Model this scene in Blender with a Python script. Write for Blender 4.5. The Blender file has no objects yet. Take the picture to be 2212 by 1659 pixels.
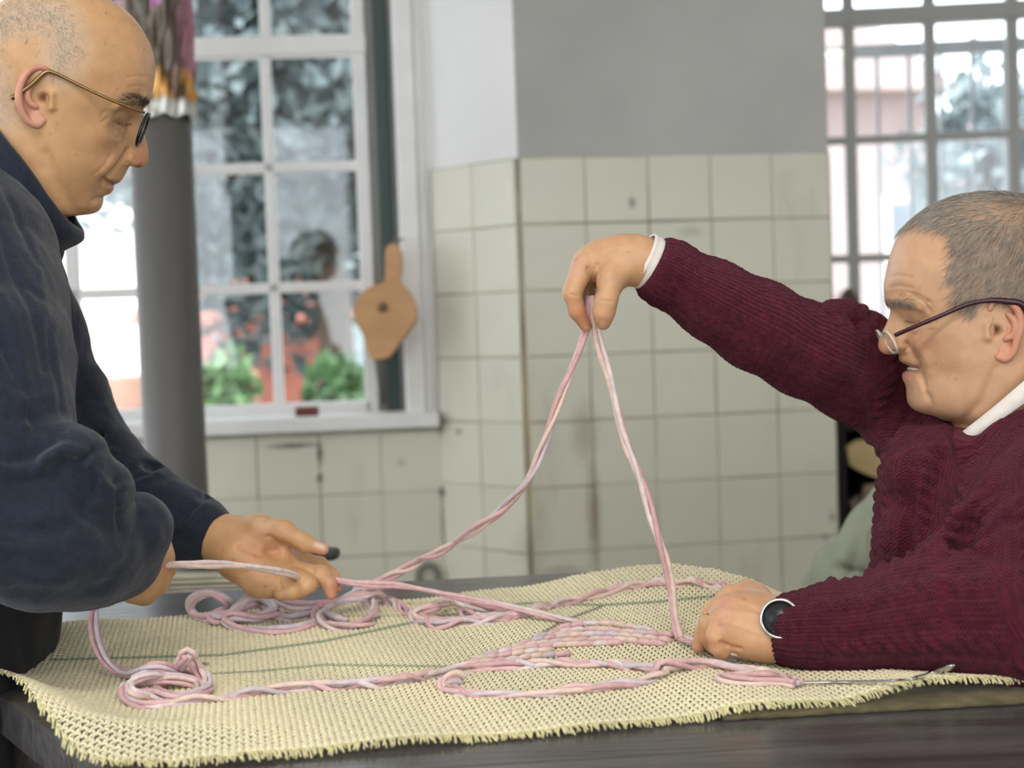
import bpy, math, random
import numpy as np
random.seed(7); rng = np.random.default_rng(7)
# ------------------------------------------------------------------ camera
F = 3200.0; W2, H2 = 1106.0, 829.5
CAM = np.array([0.0, 0.0, 1.10])
PITCH, ROLL = math.radians(2.6), math.radians(2.0)
fw = np.array([0, math.cos(PITCH), -math.sin(PITCH)])
r0 = np.array([1.0, 0, 0]); u0 = np.cross(r0, fw)
# world up must lean to the left in the picture
RT = r0*math.cos(ROLL) - u0*math.sin(ROLL)
UP = u0*math.cos(ROLL) + r0*math.sin(ROLL)
M = np.stack([RT, UP, fw], 1)            # camera coords (right, up, depth) -> world
scene = bpy.context.scene
cd = bpy.data.cameras.new('camera'); cam = bpy.data.objects.new('camera', cd)
scene.collection.objects.link(cam); scene.camera = cam
from mathutils import Matrix, Vector
mw = Matrix.Identity(4)
for i in range(3):
    mw[i][0] = RT[i]; mw[i][1] = UP[i]; mw[i][2] = -fw[i]; mw[i][3] = CAM[i]
cam.matrix_world = mw
cd.sensor_width = 36; cd.lens = F/2212*36; cd.clip_start = 0.05; cd.clip_end = 300
cd.dof.use_dof = True; cd.dof.focus_distance = 1.5; cd.dof.aperture_fstop = 4.6
# ------------------------------------------------------------------ light
wd = bpy.data.worlds.new('world'); scene.world = wd; wd.use_nodes = True
bgn = wd.node_tree.nodes['Background']; bgn.inputs[0].default_value = (0.86, 0.93, 1.0, 1); bgn.inputs[1].default_value = 4.0
def sun(rot, e, col, ang):
    l = bpy.data.lights.new('sun', 'SUN'); l.energy = e; l.color = col; l.angle = ang
    o = bpy.data.objects.new('sun', l); o.rotation_euler = rot; scene.collection.objects.link(o)
sun((math.radians(36), 0, math.radians(-28)), 5.5, (1, .95, .88), .01)
def area(loc, target, sx, sy, e, col):
    l = bpy.data.lights.new('area', 'AREA'); l.shape = 'RECTANGLE'; l.size = sx; l.size_y = sy; l.energy = e; l.color = col
    o = bpy.data.objects.new('area', l); o.location = loc
    o.rotation_euler = (Vector(target)-Vector(loc)).to_track_quat('-Z', 'Y').to_euler(); scene.collection.objects.link(o)
area((-0.5, -0.2, 2.95), (-.5, -.2, 0), 1.3, .35, 30, (1, .93, .82))       # unseen fill lights added overhead to brighten the room
area((0.9, -1.6, 2.95), (.9, -1.6, 0), 1.3, .35, 30, (1, .93, .82))
scene.view_settings.view_transform = 'Standard'; scene.view_settings.look = 'None'
scene.view_settings.exposure = 0.1; scene.view_settings.gamma = 1; scene.view_settings.use_curve_mapping = False
scene.cycles.max_bounces = 7; scene.cycles.transparent_max_bounces = 16
scene.cycles.caustics_reflective = False; scene.cycles.caustics_refractive = False
scene.cycles.use_denoising = True

# ------------------------------------------------------------------ helpers: space
def K(px, py, d):                        # pixel + depth -> camera coords
    return np.array([(px-W2)/F*d, -(py-H2)/F*d, d])
def toW(c): return CAM + np.asarray(c) @ M.T
def toC(w): return (np.asarray(w)-CAM) @ M
def P(px, py, d): return toW(K(px, py, d))
def pix(c): return np.stack([W2 + c[..., 0]/c[..., 2]*F, H2 - c[..., 1]/c[..., 2]*F], -1)
def T(px, py, z=.75):                    # ray with the plane z
    r = M @ np.array([(px-W2)/F, -(py-H2)/F, 1.0]); t = (z-CAM[2])/r[2]; return CAM + r*t
def RP(px, py, p0, n):                   # ray with a plane
    r = M @ np.array([(px-W2)/F, -(py-H2)/F, 1.0]); t = np.dot(p0-CAM, n)/np.dot(r, n); return CAM + r*t
# ------------------------------------------------------------------ helpers: objects
def tag(o, label=None, cat=None, group=None, kind=None):
    if label: o['label'] = label
    if cat: o['category'] = cat
    if group: o['group'] = group
    if kind: o['kind'] = kind
    return o
def empty(name, loc=(0, 0, 0), label=None, cat=None, group=None, kind=None):
    o = bpy.data.objects.new(name, None); o.location = loc; o.empty_display_size = .05
    scene.collection.objects.link(o); return tag(o, label, cat, group, kind)
def link(name, me, mat=None, parent=None, loc=None):
    o = bpy.data.objects.new(name, me)
    if mat is not None and len(me.materials) == 0: me.materials.append(mat)
    scene.collection.objects.link(o)
    if loc is not None: o.location = loc
    if parent is not None:
        o.parent = parent
        # vertices are given in world space: undo the parents' offset
        q = parent; off = Vector((0, 0, 0))
        while q is not None: off += q.location; q = q.parent
        if loc is None: o.location = -off
        else: o.location = Vector(loc) - off
    return o
def mesh(name, V, Fc, col=None, smooth=True, uv=None):
    me = bpy.data.meshes.new(name); V = np.asarray(V, dtype=np.float32)
    if isinstance(Fc, np.ndarray):
        n, k = Fc.shape
        me.vertices.add(len(V)); me.vertices.foreach_set('co', V.ravel())
        me.loops.add(n*k); me.loops.foreach_set('vertex_index', Fc.astype(np.int32).ravel())
        me.polygons.add(n); me.polygons.foreach_set('loop_start', np.arange(0, n*k, k, dtype=np.int32))
        me.update(calc_edges=True)
    else:
        me.from_pydata([tuple(map(float, v)) for v in V], [], [list(map(int, f)) for f in Fc]); me.update()
    if smooth: me.polygons.foreach_set('use_smooth', np.ones(len(me.polygons), dtype=bool))
    if col is not None:
        a = me.attributes.new('col', 'FLOAT_COLOR', 'POINT'); c = np.ones((len(V), 4), np.float32); c[:, :3] = col
        a.data.foreach_set('color', c.ravel())
    if uv is not None:
        a = me.attributes.new('kuv', 'FLOAT_VECTOR', 'POINT'); c = np.zeros((len(V), 3), np.float32); c[:, :uv.shape[1]] = uv
        a.data.foreach_set('vector', c.ravel())
    return me
class MB:                                # collects simple shapes into ONE mesh
    def __init__(s): s.v = []; s.f = []; s.n = 0
    def add(s, V, Fc):
        V = np.asarray(V, float); s.v.append(V); s.f += [[i+s.n for i in f] for f in Fc]; s.n += len(V)
    def box(s, c, half, R=None, bev=.0):
        c = np.asarray(c, float); h = np.asarray(half, float)
        if bev <= 0:
            V = np.array([[x, y, z] for x in (-1, 1) for y in (-1, 1) for z in (-1, 1)])*h
            Fc = [[0, 1, 3, 2], [4, 6, 7, 5], [0, 4, 5, 1], [2, 3, 7, 6], [0, 2, 6, 4], [1, 5, 7, 3]]
        else:
            V = []
            for x in (-1, 1):
                for y in (-1, 1):
                    for z in (-1, 1):
                        V += [[x*h[0], y*(h[1]-bev), z*(h[2]-bev)], [x*(h[0]-bev), y*h[1], z*(h[2]-bev)], [x*(h[0]-bev), y*(h[1]-bev), z*h[2]]]
            V = np.array(V)
            def id(x, y, z, k): return ((x*2+y)*2+z)*3+k
            Fc = []
            for x in (0, 1): Fc.append([id(x, 0, 0, 0), id(x, 0, 1, 0), id(x, 1, 1, 0), id(x, 1, 0, 0)][::(1 if x == 0 else -1)])
            for y in (0, 1): Fc.append([id(0, y, 0, 1), id(1, y, 0, 1), id(1, y, 1, 1), id(0, y, 1, 1)][::(1 if y == 0 else -1)])
            for z in (0, 1): Fc.append([id(0, 0, z, 2), id(0, 1, z, 2), id(1, 1, z, 2), id(1, 0, z, 2)][::(1 if z == 0 else -1)])
            for x in (0, 1):
                for y in (0, 1): Fc.append([id(x, y, 0, 0), id(x, y, 1, 0), id(x, y, 1, 1), id(x, y, 0, 1)][::(1 if x == y else -1)])
            for x in (0, 1):
                for z in (0, 1): Fc.append([id(x, 0, z, 0), id(x, 0, z, 2), id(x, 1, z, 2), id(x, 1, z, 0)][::(1 if x == z else -1)])
            for y in (0, 1):
                for z in (0, 1): Fc.append([id(0, y, z, 1), id(1, y, z, 1), id(1, y, z, 2), id(0, y, z, 2)][::(1 if y == z else -1)])
            for x in (0, 1):
                for y in (0, 1):
                    for z in (0, 1):
                        Fc.append([id(x, y, z, 0), id(x, y, z, 1), id(x, y, z, 2)][::(1 if (x+y+z) % 2 == 1 else -1)])
        if R is not None: V = V @ np.asarray(R).T
        s.add(V+c, Fc); return s
    def prism(s, poly, off):             # poly: 3-D loop, off: extrusion vector
        n = len(poly); poly = np.asarray(poly, float); off = np.asarray(off, float)
        s.add(np.vstack([poly, poly+off]), [list(range(n))[::-1], list(range(n, 2*n))] + [[i, (i+1) % n, n+(i+1) % n, n+i] for i in range(n)]); return s
    def build(s, name, mat=None, parent=None, smooth=False, loc=None):
        return link(name, mesh(name, np.vstack(s.v), s.f, smooth=smooth), mat, parent, loc)
def spline(pts, n, closed=False):        # Catmull-Rom resample, even arc length
    p = np.asarray(pts, float); m = len(p)
    if m == 2: return p[0]+(p[1]-p[0])*np.linspace(0, 1, n)[:, None]
    out = []
    rngk = range(m if closed else m-1)
    for i in rngk:
        if closed: a, b, c, d = p[(i-1) % m], p[i], p[(i+1) % m], p[(i+2) % m]
        else:
            b, c = p[i], p[i+1]; a = p[i-1] if i > 0 else 2*b-c; d = p[i+2] if i+2 < m else 2*c-b
        t = np.linspace(0, 1, 24, endpoint=False)[:, None]
        out.append(.5*((2*b)+(-a+c)*t+(2*a-5*b+4*c-d)*t*t+(-a+3*b-3*c+d)*t**3))
    out = np.vstack(out+[(p[:1] if closed else p[-1:])])
    L = np.r_[0, np.cumsum(np.linalg.norm(np.diff(out[:, :3], axis=0), axis=1))]
    s = np.linspace(0, L[-1], n)
    return np.stack([np.interp(s, L, out[:, k]) for k in range(out.shape[1])], 1)
def frames(p):                           # parallel-transport frames
    t = np.gradient(p, axis=0); t /= np.linalg.norm(t, axis=1)[:, None]+1e-12
    a = np.array([0, 0, 1.0]) if abs(t[0][2]) < .9 else np.array([1.0, 0, 0])
    nrm = np.zeros_like(p); n = np.cross(t[0], a); n /= np.linalg.norm(n)
    for i in range(len(p)):
        n = n - t[i]*np.dot(n, t[i]); n /= np.linalg.norm(n)+1e-12; nrm[i] = n
    return t, nrm, np.cross(t, nrm)
def tube(p, r, k=8, cap=True, flat=1.0):
    p = np.asarray(p, float); n = len(p); r = np.broadcast_to(np.asarray(r, float), (n,))
    t, a, b = frames(p); ang = np.arange(k)*2*math.pi/k
    V = p[:, None, :] + r[:, None, None]*(np.cos(ang)[None, :, None]*a[:, None, :]+flat*np.sin(ang)[None, :, None]*b[:, None, :])
    V = V.reshape(-1, 3); i = np.arange(n-1)[:, None]*k; j = np.arange(k)[None, :]; j2 = (j+1) % k
    Fq = np.stack([i+j, i+j2, i+k+j2, i+k+j], -1).reshape(-1, 4)
    if cap:
        Fq = Fq.tolist() + [list(range(k))[::-1], list(range((n-1)*k, n*k))]
    return V, Fq
def lathe(prof, seg=32, axis_o=(0, 0, 0), R=None):   # prof [(r,z)]
    prof = np.asarray(prof, float); n = len(prof); ang = np.arange(seg)*2*math.pi/seg
    V = np.stack([prof[:, None, 0]*np.cos(ang), prof[:, None, 0]*np.sin(ang), np.repeat(prof[:, 1:2], seg, 1)], -1).reshape(-1, 3)
    if R is not None: V = V @ np.asarray(R).T
    i = np.arange(n-1)[:, None]*seg; j = np.arange(seg)[None, :]; j2 = (j+1) % seg
    Fq = np.stack([i+j, i+j2, i+seg+j2, i+seg+j], -1).reshape(-1, 4)
    return V+np.asarray(axis_o), Fq
def tubeobj(name, p, r, mat, parent=None, k=8, flat=1.0):
    V, Fc = tube(p, r, k, True, flat); return link(name, mesh(name, V, Fc), mat, parent)
# ------------------------------------------------------------------ helpers: materials
def srgb(r, g, b): return tuple(((c/255)/12.92 if c/255 <= .04045 else ((c/255+.055)/1.055)**2.4) for c in (r, g, b))
def nd(nt, t, **kw):
    n = nt.nodes.new(t)
    for k, v in kw.items():
        if k.startswith('i_'): n.inputs[int(k[2:]) if k[2:].isdigit() else k[2:]].default_value = v
        else: setattr(n, k, v)
    return n
def material(name, col=(.5, .5, .5), rough=.6, metal=0, noise=(20, .1), bump=(60, .1, .002), attr=None, stretch=None, sss=0, sheen=0, spec=None, coat=0, col2=None, coords='Object', detail=5):
    m = bpy.data.materials.new(name); m.use_nodes = True; nt = m.node_tree; b = nt.nodes['Principled BSDF']
    b.inputs['Roughness'].default_value = rough; b.inputs['Metallic'].default_value = metal
    if spec is not None: b.inputs['Specular IOR Level'].default_value = spec
    if sss: b.inputs['Subsurface Weight'].default_value = sss; b.inputs['Subsurface Radius'].default_value = (1, .35, .2); b.inputs['Subsurface Scale'].default_value = .006
    if sheen: b.inputs['Sheen Weight'].default_value = sheen; b.inputs['Sheen Roughness'].default_value = .4
    if coat: b.inputs['Coat Weight'].default_value = coat
    tc = nt.nodes.new('ShaderNodeTexCoord'); mp = nt.nodes.new('ShaderNodeMapping'); nt.links.new(tc.outputs[coords], mp.inputs[0])
    if stretch: mp.inputs['Scale'].default_value = stretch
    no = nd(nt, 'ShaderNodeTexNoise'); no.inputs['Scale'].default_value = noise[0]; no.inputs['Detail'].default_value = detail; nt.links.new(mp.outputs[0], no.inputs[0])
    mix = nd(nt, 'ShaderNodeMix', data_type='RGBA')
    rp = nd(nt, 'ShaderNodeMapRange'); rp.inputs[1].default_value = .3; rp.inputs[2].default_value = .7; nt.links.new(no.outputs[0], rp.inputs[0]); nt.links.new(rp.outputs[0], mix.inputs[0])
    if attr:
        at = nd(nt, 'ShaderNodeAttribute', attribute_name=attr)
        mA = nd(nt, 'ShaderNodeVectorMath', operation='SCALE'); mA.inputs[3].default_value = 1-noise[1]
        mB = nd(nt, 'ShaderNodeVectorMath', operation='SCALE'); mB.inputs[3].default_value = 1+noise[1]
        nt.links.new(at.outputs[0], mA.inputs[0]); nt.links.new(at.outputs[0], mB.inputs[0])
        nt.links.new(mA.outputs[0], mix.inputs[6]); nt.links.new(mB.outputs[0], mix.inputs[7])
    else:
        c2 = col2 if col2 else tuple(c*(1+noise[1]) for c in col); c1 = col if col2 else tuple(c*(1-noise[1]) for c in col)
        mix.inputs[6].default_value = (*c1, 1); mix.inputs[7].default_value = (*c2, 1)
    nt.links.new(mix.outputs[2], b.inputs['Base Color'])
    if bump:
        n2 = nd(nt, 'ShaderNodeTexNoise'); n2.inputs['Scale'].default_value = bump[0]; n2.inputs['Detail'].default_value = 4; nt.links.new(mp.outputs[0], n2.inputs[0])
        bp = nd(nt, 'ShaderNodeBump'); bp.inputs['Strength'].default_value = bump[1]; bp.inputs['Distance'].default_value = bump[2]
        nt.links.new(n2.outputs[0], bp.inputs['Height']); nt.links.new(bp.outputs[0], b.inputs['Normal'])
    m['bsdf'] = b.name
    return m
def glassmat(name, tint=(1, 1, 1), gloss=.06, rough=.02):
    m = bpy.data.materials.new(name); m.use_nodes = True; nt = m.node_tree; nt.nodes.remove(nt.nodes['Principled BSDF'])
    tr = nd(nt, 'ShaderNodeBsdfTransparent'); tr.inputs[0].default_value = (*tint, 1)
    gl = nd(nt, 'ShaderNodeBsdfGlossy'); gl.inputs['Roughness'].default_value = rough
    fr = nd(nt, 'ShaderNodeLayerWeight'); fr.inputs[0].default_value = .15
    ad = nd(nt, 'ShaderNodeMath', operation='MULTIPLY_ADD'); ad.inputs[1].default_value = .5; ad.inputs[2].default_value = gloss
    no = nd(nt, 'ShaderNodeTexNoise'); no.inputs['Scale'].default_value = 3; bp = nd(nt, 'ShaderNodeBump'); bp.inputs['Strength'].default_value = .05
    nt.links.new(no.outputs[0], bp.inputs['Height']); nt.links.new(bp.outputs[0], gl.inputs['Normal'])
    mx = nd(nt, 'ShaderNodeMixShader'); nt.links.new(fr.outputs['Fresnel'], ad.inputs[0]); nt.links.new(ad.outputs[0], mx.inputs[0])
    nt.links.new(tr.outputs[0], mx.inputs[1]); nt.links.new(gl.outputs[0], mx.inputs[2]); nt.links.new(mx.outputs[0], nt.nodes['Material Output'].inputs[0])
    return m
# ================================================================== ROOM
MT = {}
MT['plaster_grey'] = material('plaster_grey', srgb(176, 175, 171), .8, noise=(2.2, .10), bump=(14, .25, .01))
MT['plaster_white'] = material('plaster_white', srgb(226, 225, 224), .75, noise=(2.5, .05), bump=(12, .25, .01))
MT['grout'] = material('grout', srgb(172, 168, 150), .9, noise=(5, .4), bump=(60, .3, .004))
def tilemat(name, base, stain):
    m = material(name, base, .32, noise=(3.1, .05), bump=(7, .12, .006)); nt = m.node_tree; b = nt.nodes['Principled BSDF']
    src = b.inputs['Base Color'].links[0].from_socket
    tc = nd(nt, 'ShaderNodeNewGeometry'); n = nd(nt, 'ShaderNodeTexNoise'); n.inputs['Scale'].default_value = 4.2; n.inputs['Detail'].default_value = 7
    mp = nd(nt, 'ShaderNodeMapping'); mp.inputs['Scale'].default_value = (2.2, 2.2, .7); nt.links.new(tc.outputs['Position'], mp.inputs[0]); nt.links.new(mp.outputs[0], n.inputs[0])
    r = nd(nt, 'ShaderNodeMapRange'); r.inputs[1].default_value = .60; r.inputs[2].default_value = .78; r.inputs[4].default_value = .42; nt.links.new(n.outputs[0], r.inputs[0])
    mx = nd(nt, 'ShaderNodeMix', data_type='RGBA'); nt.links.new(r.outputs[0], mx.inputs[0]); nt.links.new(src, mx.inputs[6]); mx.inputs[7].default_value = (*stain, 1); nt.links.new(mx.outputs[2], b.inputs['Base Color'])
    return m
MT['tile'] = tilemat('tile', srgb(208, 206, 188), srgb(160, 146, 122))
MT['paint_white'] = material('paint_white', srgb(222, 221, 219), .45, noise=(12, .04), bump=(30, .15, .004))
MT['paint_grey'] = material('paint_grey', srgb(178, 177, 172), .5, noise=(12, .05), bump=(30, .15, .004))
MT['green'] = material('green_paint', srgb(36, 56, 52), .5, noise=(20, .1))
MT['glass'] = glassmat('window_glass', (.97, .985, .99), .05)
MT['floor'] = material('floor', srgb(158, 152, 140), .5, noise=(3, .15), bump=(40, .2, .004))
def G(px, d, py=800): p = P(px, py, d); return np.array([p[0], p[1]])
pA, pB, pC, pD = G(-1300, 3.45), G(950, 3.62), G(1134, 3.42), G(1801, 3.54)
pE, pFf = G(1793, 4.72), G(4300, 4.45)
def vplane(p, q):                         # vertical plane, normal faces the camera side
    d = (q-p)/np.linalg.norm(q-p); n = np.array([d[1], -d[0], 0.0])
    if np.dot(n[:2], -p) < 0: n = -n
    return np.array([p[0], p[1], 0.0]), n, np.array([d[0], d[1], 0.0])
WW, WS, WP, WR = vplane(pA, pB), vplane(pB, pC), vplane(pC, pD), vplane(pE, pFf)
def on(pl, px, py, off=0.0):              # off > 0 towards the camera side
    return RP(px, py, pl[0]+pl[1]*off, pl[1])
def frameR(pl): return np.stack([pl[2], pl[1], [0, 0, 1.0]], 1)
def wbox(mb, pl, s0, s1, z0, z1, o0, o1, bev=0):   # box in wall coords (s along, o towards the room)
    c = pl[0]+pl[2]*(s0+s1)/2+pl[1]*(o0+o1)/2+np.array([0, 0, (z0+z1)/2]); mb.box(c, (abs(s1-s0)/2, abs(o1-o0)/2, abs(z1-z0)/2), frameR(pl), bev); return mb
def sc(pl, p): return float(np.dot(np.asarray(p)-pl[0], pl[2]))
ZC = 3.1
sillz = on(WW, 700, 903)[2]
wL, wR = sc(WW, on(WW, -900, 600)), sc(WW, on(WW, 900, 600)); wlen = np.linalg.norm(pB-pA)
# window wall around the opening
m = MB()
wbox(m, WW, 0, wL, 0, ZC, -.3, 0); wbox(m, WW, wR, wlen+.12, sillz-.0, ZC, -.3, 0); wbox(m, WW, wL, wR, 2.62, ZC, -.3, 0); wbox(m, WW, wL, wlen, 0, sillz-.03, -.3, 0)
wall_back = m.build('wall_back', MT['plaster_white']); tag(wall_back, kind='structure')
m = MB(); ln = np.linalg.norm(pC-pB); wbox(m, WS, 0, ln, 0, ZC, -.18, 0)
wall_pier_side = m.build('wall_pier_side', MT['plaster_white']); tag(wall_pier_side, kind='structure')
m = MB(); lp = np.linalg.norm(pD-pC); wbox(m, WP, 0, lp, 0, ZC, -.30, 0)
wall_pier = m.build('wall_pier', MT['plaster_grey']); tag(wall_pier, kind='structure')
# return wall behind the pier and the wall with the right-hand window
PR = vplane(pD, pE); m = MB(); dirr = (pE-pD)/np.linalg.norm(pE-pD)
Rr = np.stack([[dirr[0], dirr[1], 0], [dirr[1], -dirr[0], 0], [0, 0, 1.0]], 1)
cc = (pD+pE)/2; nn = np.array([-dirr[1], dirr[0]])
if nn[0] > 0: nn = -nn
m.box((cc[0]+nn[0]*.15, cc[1]+nn[1]*.15+.15, ZC/2), (np.linalg.norm(pE-pD)/2-.15, .12, ZC/2), Rr)
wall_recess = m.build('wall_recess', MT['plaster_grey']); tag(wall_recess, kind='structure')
r0s = sc(WR, on(WR, 1772, 300)); r1s = sc(WR, on(WR, 2900, 300)); rz = on(WR, 1900, 735)[2]; rlen = np.linalg.norm(pFf-pE)
m = MB(); wbox(m, WR, r1s, rlen, 0, ZC, -.3, 0); wbox(m, WR, r0s, r1s, 2.75, ZC, -.3, 0); wbox(m, WR, r0s-.25, r1s, 0, rz, -.3, 0)
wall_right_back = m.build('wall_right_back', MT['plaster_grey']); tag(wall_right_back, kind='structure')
m = MB(); m.box((0, .6, -.05), (4.2, 4.6, .05)); tag(m.build('floor', MT['floor']), kind='structure')
m = MB(); m.box((0, .6, ZC+.06), (4.2, 4.6, .06)); tag(m.build('ceiling', MT['plaster_white']), kind='structure')
m = MB()
for c, h in (((-4.0, .5, .45), (.1, 4.4, .45)), ((-4.0, .5, 2.85), (.1, 4.4, .25)), ((-4, -2.2, 1.75), (.1, 1.7, .87)), ((-4, 1.45, 1.75), (.1, .08, .87)), ((-4, 4.3, 1.75), (.1, .6, .87))): m.box(c, h)
tag(m.build('wall_left', MT['plaster_white']), kind='structure')      # with two window openings to the left of the picture
m = MB(); m.box((4.0, .5, ZC/2), (.1, 4.4, ZC/2)); tag(m.build('wall_right', MT['plaster_white']), kind='structure')
m = MB()
for c, h in (((0, -3.95, .4), (4.1, .1, .4)), ((0, -3.95, 2.85), (4.1, .1, .25)), ((-3.6, -3.95, 1.7), (.5, .1, .9)), ((3.6, -3.95, 1.7), (.5, .1, .9)), ((0, -3.95, 1.7), (.15, .1, .9))): m.box(c, h)
tag(m.build('wall_front', MT['plaster_white']), kind='structure')        # the wall behind the photographer, with two wide window openings
# old dirt and rust marks on the tiled walls, fixed at their places on the wall
def stains(m, L):
    nt = m.node_tree; b = nt.nodes['Principled BSDF']; gp_ = nd(nt, 'ShaderNodeNewGeometry'); nz = nd(nt, 'ShaderNodeTexNoise'); nz.inputs['Scale'].default_value = 22; nz.inputs['Detail'].default_value = 5
    for c, hw, hh, a, col in L:
        src = b.inputs['Base Color'].links[0].from_socket
        s1 = nd(nt, 'ShaderNodeVectorMath', operation='SUBTRACT'); s1.inputs[1].default_value = c; nt.links.new(gp_.outputs['Position'], s1.inputs[0])
        s2 = nd(nt, 'ShaderNodeVectorMath', operation='MULTIPLY'); s2.inputs[1].default_value = (1/hw, 1/.4, 1/hh); nt.links.new(s1.outputs[0], s2.inputs[0])
        ln_ = nd(nt, 'ShaderNodeVectorMath', operation='LENGTH'); nt.links.new(s2.outputs[0], ln_.inputs[0])
        ad = nd(nt, 'ShaderNodeMath', operation='MULTIPLY_ADD'); ad.inputs[1].default_value = 1.6; nt.links.new(nz.outputs[0], ad.inputs[0]); nt.links.new(ln_.outputs['Value'], ad.inputs[2])
        r = nd(nt, 'ShaderNodeMapRange'); r.inputs[1].default_value = 1.1; r.inputs[2].default_value = 2.0; r.inputs[3].default_value = a; r.inputs[4].default_value = 0; nt.links.new(ad.outputs[0], r.inputs[0])
        mx = nd(nt, 'ShaderNodeMix', data_type='RGBA'); nt.links.new(r.outputs[0], mx.inputs[0]); nt.links.new(src, mx.inputs[6]); mx.inputs[7].default_value = (*col, 1); nt.links.new(mx.outputs[2], b.inputs['Base Color'])
br_, gy_, ye_ = srgb(116, 96, 76), srgb(84, 82, 76), srgb(206, 188, 140); u_ = 3.5/F
SL = [(WP, 1282, 1110, 16, 125, .6, br_), (WP, 1262, 930, 30, 70, .4, br_), (WP, 1365, 438, 9, 13, .75, gy_), (WP, 1795, 1115, 10, 12, .5, gy_), (WP, 1782, 1160, 8, 10, .5, gy_), (WP, 1490, 500, 30, 14, .3, br_), (WP, 1210, 1230, 50, 12, .35, br_),
      (WW, 635, 962, 62, 7, .9, gy_), (WW, 692, 980, 9, 26, .8, gy_), (WW, 692, 1032, 9, 12, .85, gy_), (WW, 952, 915, 10, 30, .7, gy_), (WW, 956, 1062, 10, 14, .8, gy_), (WW, 957, 1130, 7, 75, .5, br_), (WS, 992, 931, 9, 9, .7, gy_), (WW, 868, 998, 12, 10, .35, gy_), (WS, 1140, 900, 9, 330, .45, ye_), (WW, 885, 868, 10, 8, .6, gy_)]
SLc = [(tuple(on(pl, x, y)), hw*u_, hh*u_, a, c) for pl, x, y, hw, hh, a, c in SL]
stains(MT['tile'], SLc); stains(MT['grout'], SLc); stains(MT['plaster_white'], SLc[-8:])
# tiles: one mesh shared, each tile an object
def tiles(wall, pl, s0, s1, ztop, pitch_s, pitch_z, nrow, off, skip=None, align='l'):
    hw, hz = pitch_s/2-.0019, pitch_z/2-.0019
    mb = MB().box((0, 0, 0), (hw, .005, hz), frameR(pl), .0014); me = mesh('tile', np.vstack(mb.v), mb.f, smooth=False); me.materials.append(MT['tile'])
    n = int(math.ceil((s1-s0)/pitch_s-1e-6)); cut = {}
    for r in range(nrow):
        for c in range(n):
            a = s0+c*pitch_s; b = min(a+pitch_s, s1)
            if b-a < .02: continue
            jit = rng.normal(0, .0012, 3)*np.array([1, 1, .25])
            if b-a > pitch_s-.004: mm = me
            else:
                if 'm' not in cut:
                    q = MB().box((0, 0, 0), ((b-a)/2-.0019, .005, hz), frameR(pl), .0014); cut['m'] = mesh('tile', np.vstack(q.v), q.f, smooth=False); cut['m'].materials.append(MT['tile'])
                mm = cut['m']
            pos = pl[0]+pl[2]*((a+b)/2+jit[0]*.5)+pl[1]*(off+jit[2])+np.array([0, 0, ztop-(r+.5)*pitch_z+jit[1]*.5])
            if skip and skip(r, c): continue
            link('tile', mm, None, wall, pos)
ztp = on(WP, 1450, 336)[2]; pz = (on(WP, 1450, 480)[2]-on(WP, 1450, 1180)[2])/5
m = MB(); wbox(m, WP, .002, lp, ztp-8.5*pz, ztp, 0, .0085); m.build('grout', MT['grout'], wall_pier)
tiles(wall_pier, WP, .004, lp-.002, ztp, pz*.985, pz, 8, .006)
pzs = pz*.985
m = MB(); wbox(m, WS, .0, ln, ztp-8.5*pz, ztp, 0, .0085); m.build('grout', MT['grout'], wall_pier_side)
tiles(wall_pier_side, WS, .003, ln-.002, ztp, ln/2-.002, pz, 8, .006)
zt2 = on(WW, 700, 935)[2]; sl0 = sc(WW, on(WW, -200, 900))
m = MB(); wbox(m, WW, sl0, wlen, .2, sillz-.03, 0, .0085); m.build('grout', MT['grout'], wall_back)
npz = int((wlen-sl0)/pzs); tiles(wall_back, WW, wlen-npz*pzs, wlen-.002, zt2, pzs, pz, 4, .006)
# window sill
m = MB(); wbox(m, WW, wL, sc(WW, on(WW, 948, 890)), sillz-.03, sillz+.006, -.20, .05, .004); tag(m.build('trim_1', MT['paint_white']), kind='structure')
# window 1 : the frame stands 12 cm behind the wall face
o_ = -.14
def vb(mb, pl, px, py, w, z0, z1, off, dep, bev=.003):
    s = sc(pl, on(pl, px, py, off)); wbox(mb, pl, s-w/2, s+w/2, z0, z1, off-dep/2, off+dep/2, bev); return s
def hb(mb, pl, px, py, h, s0, s1, off, dep, bev=.003):
    z = on(pl, px, py, off)[2]; wbox(mb, pl, s0, s1, z-h/2, z+h/2, off-dep/2, off+dep/2, bev); return z
win = empty('window_1', pl_ := WW[0]+WW[2]*wR, kind='structure')
zt1 = 2.6
m = MB(); sR = vb(m, WW, 790, 500, .035, sillz, zt1, o_, .05); m.build('stile', MT['paint_white'], win)
m = MB(); zb = hb(m, WW, 690, 882, .032, wL, sR, o_, .05); m.build('bottom_rail', MT['paint_white'], win)
m = MB(); zr = hb(m, WW, 690, 100, .048, wL, sR+.02, o_, .06); m.build('transom', MT['paint_white'], win)
rows = [zt1, zr]
for py, h in ((360, .026), (619, .026)):
    m = MB(); rows.append(hb(m, WW, 690, py, h, wL, sR, o_, .03)); m.build('glazing_bar', MT['paint_white'], win)
rows.append(zb)
colsx = []
s587 = sc(WW, on(WW, 588, 500, o_)); s165 = sc(WW, on(WW, 163, 700, o_)); sp = sR-s587
xs_ = [sR, s587]
m = MB(); wbox(m, WW, s587-.013, s587+.013, zb, zr, o_-.015, o_+.015, .003); m.build('glazing_bar', MT['paint_white'], win)
m = MB(); smid = s587-sp; wbox(m, WW, smid-.03, smid+.03, sillz, zt1, o_-.03, o_+.03, .003); m.build('stile', MT['paint_white'], win)
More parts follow.
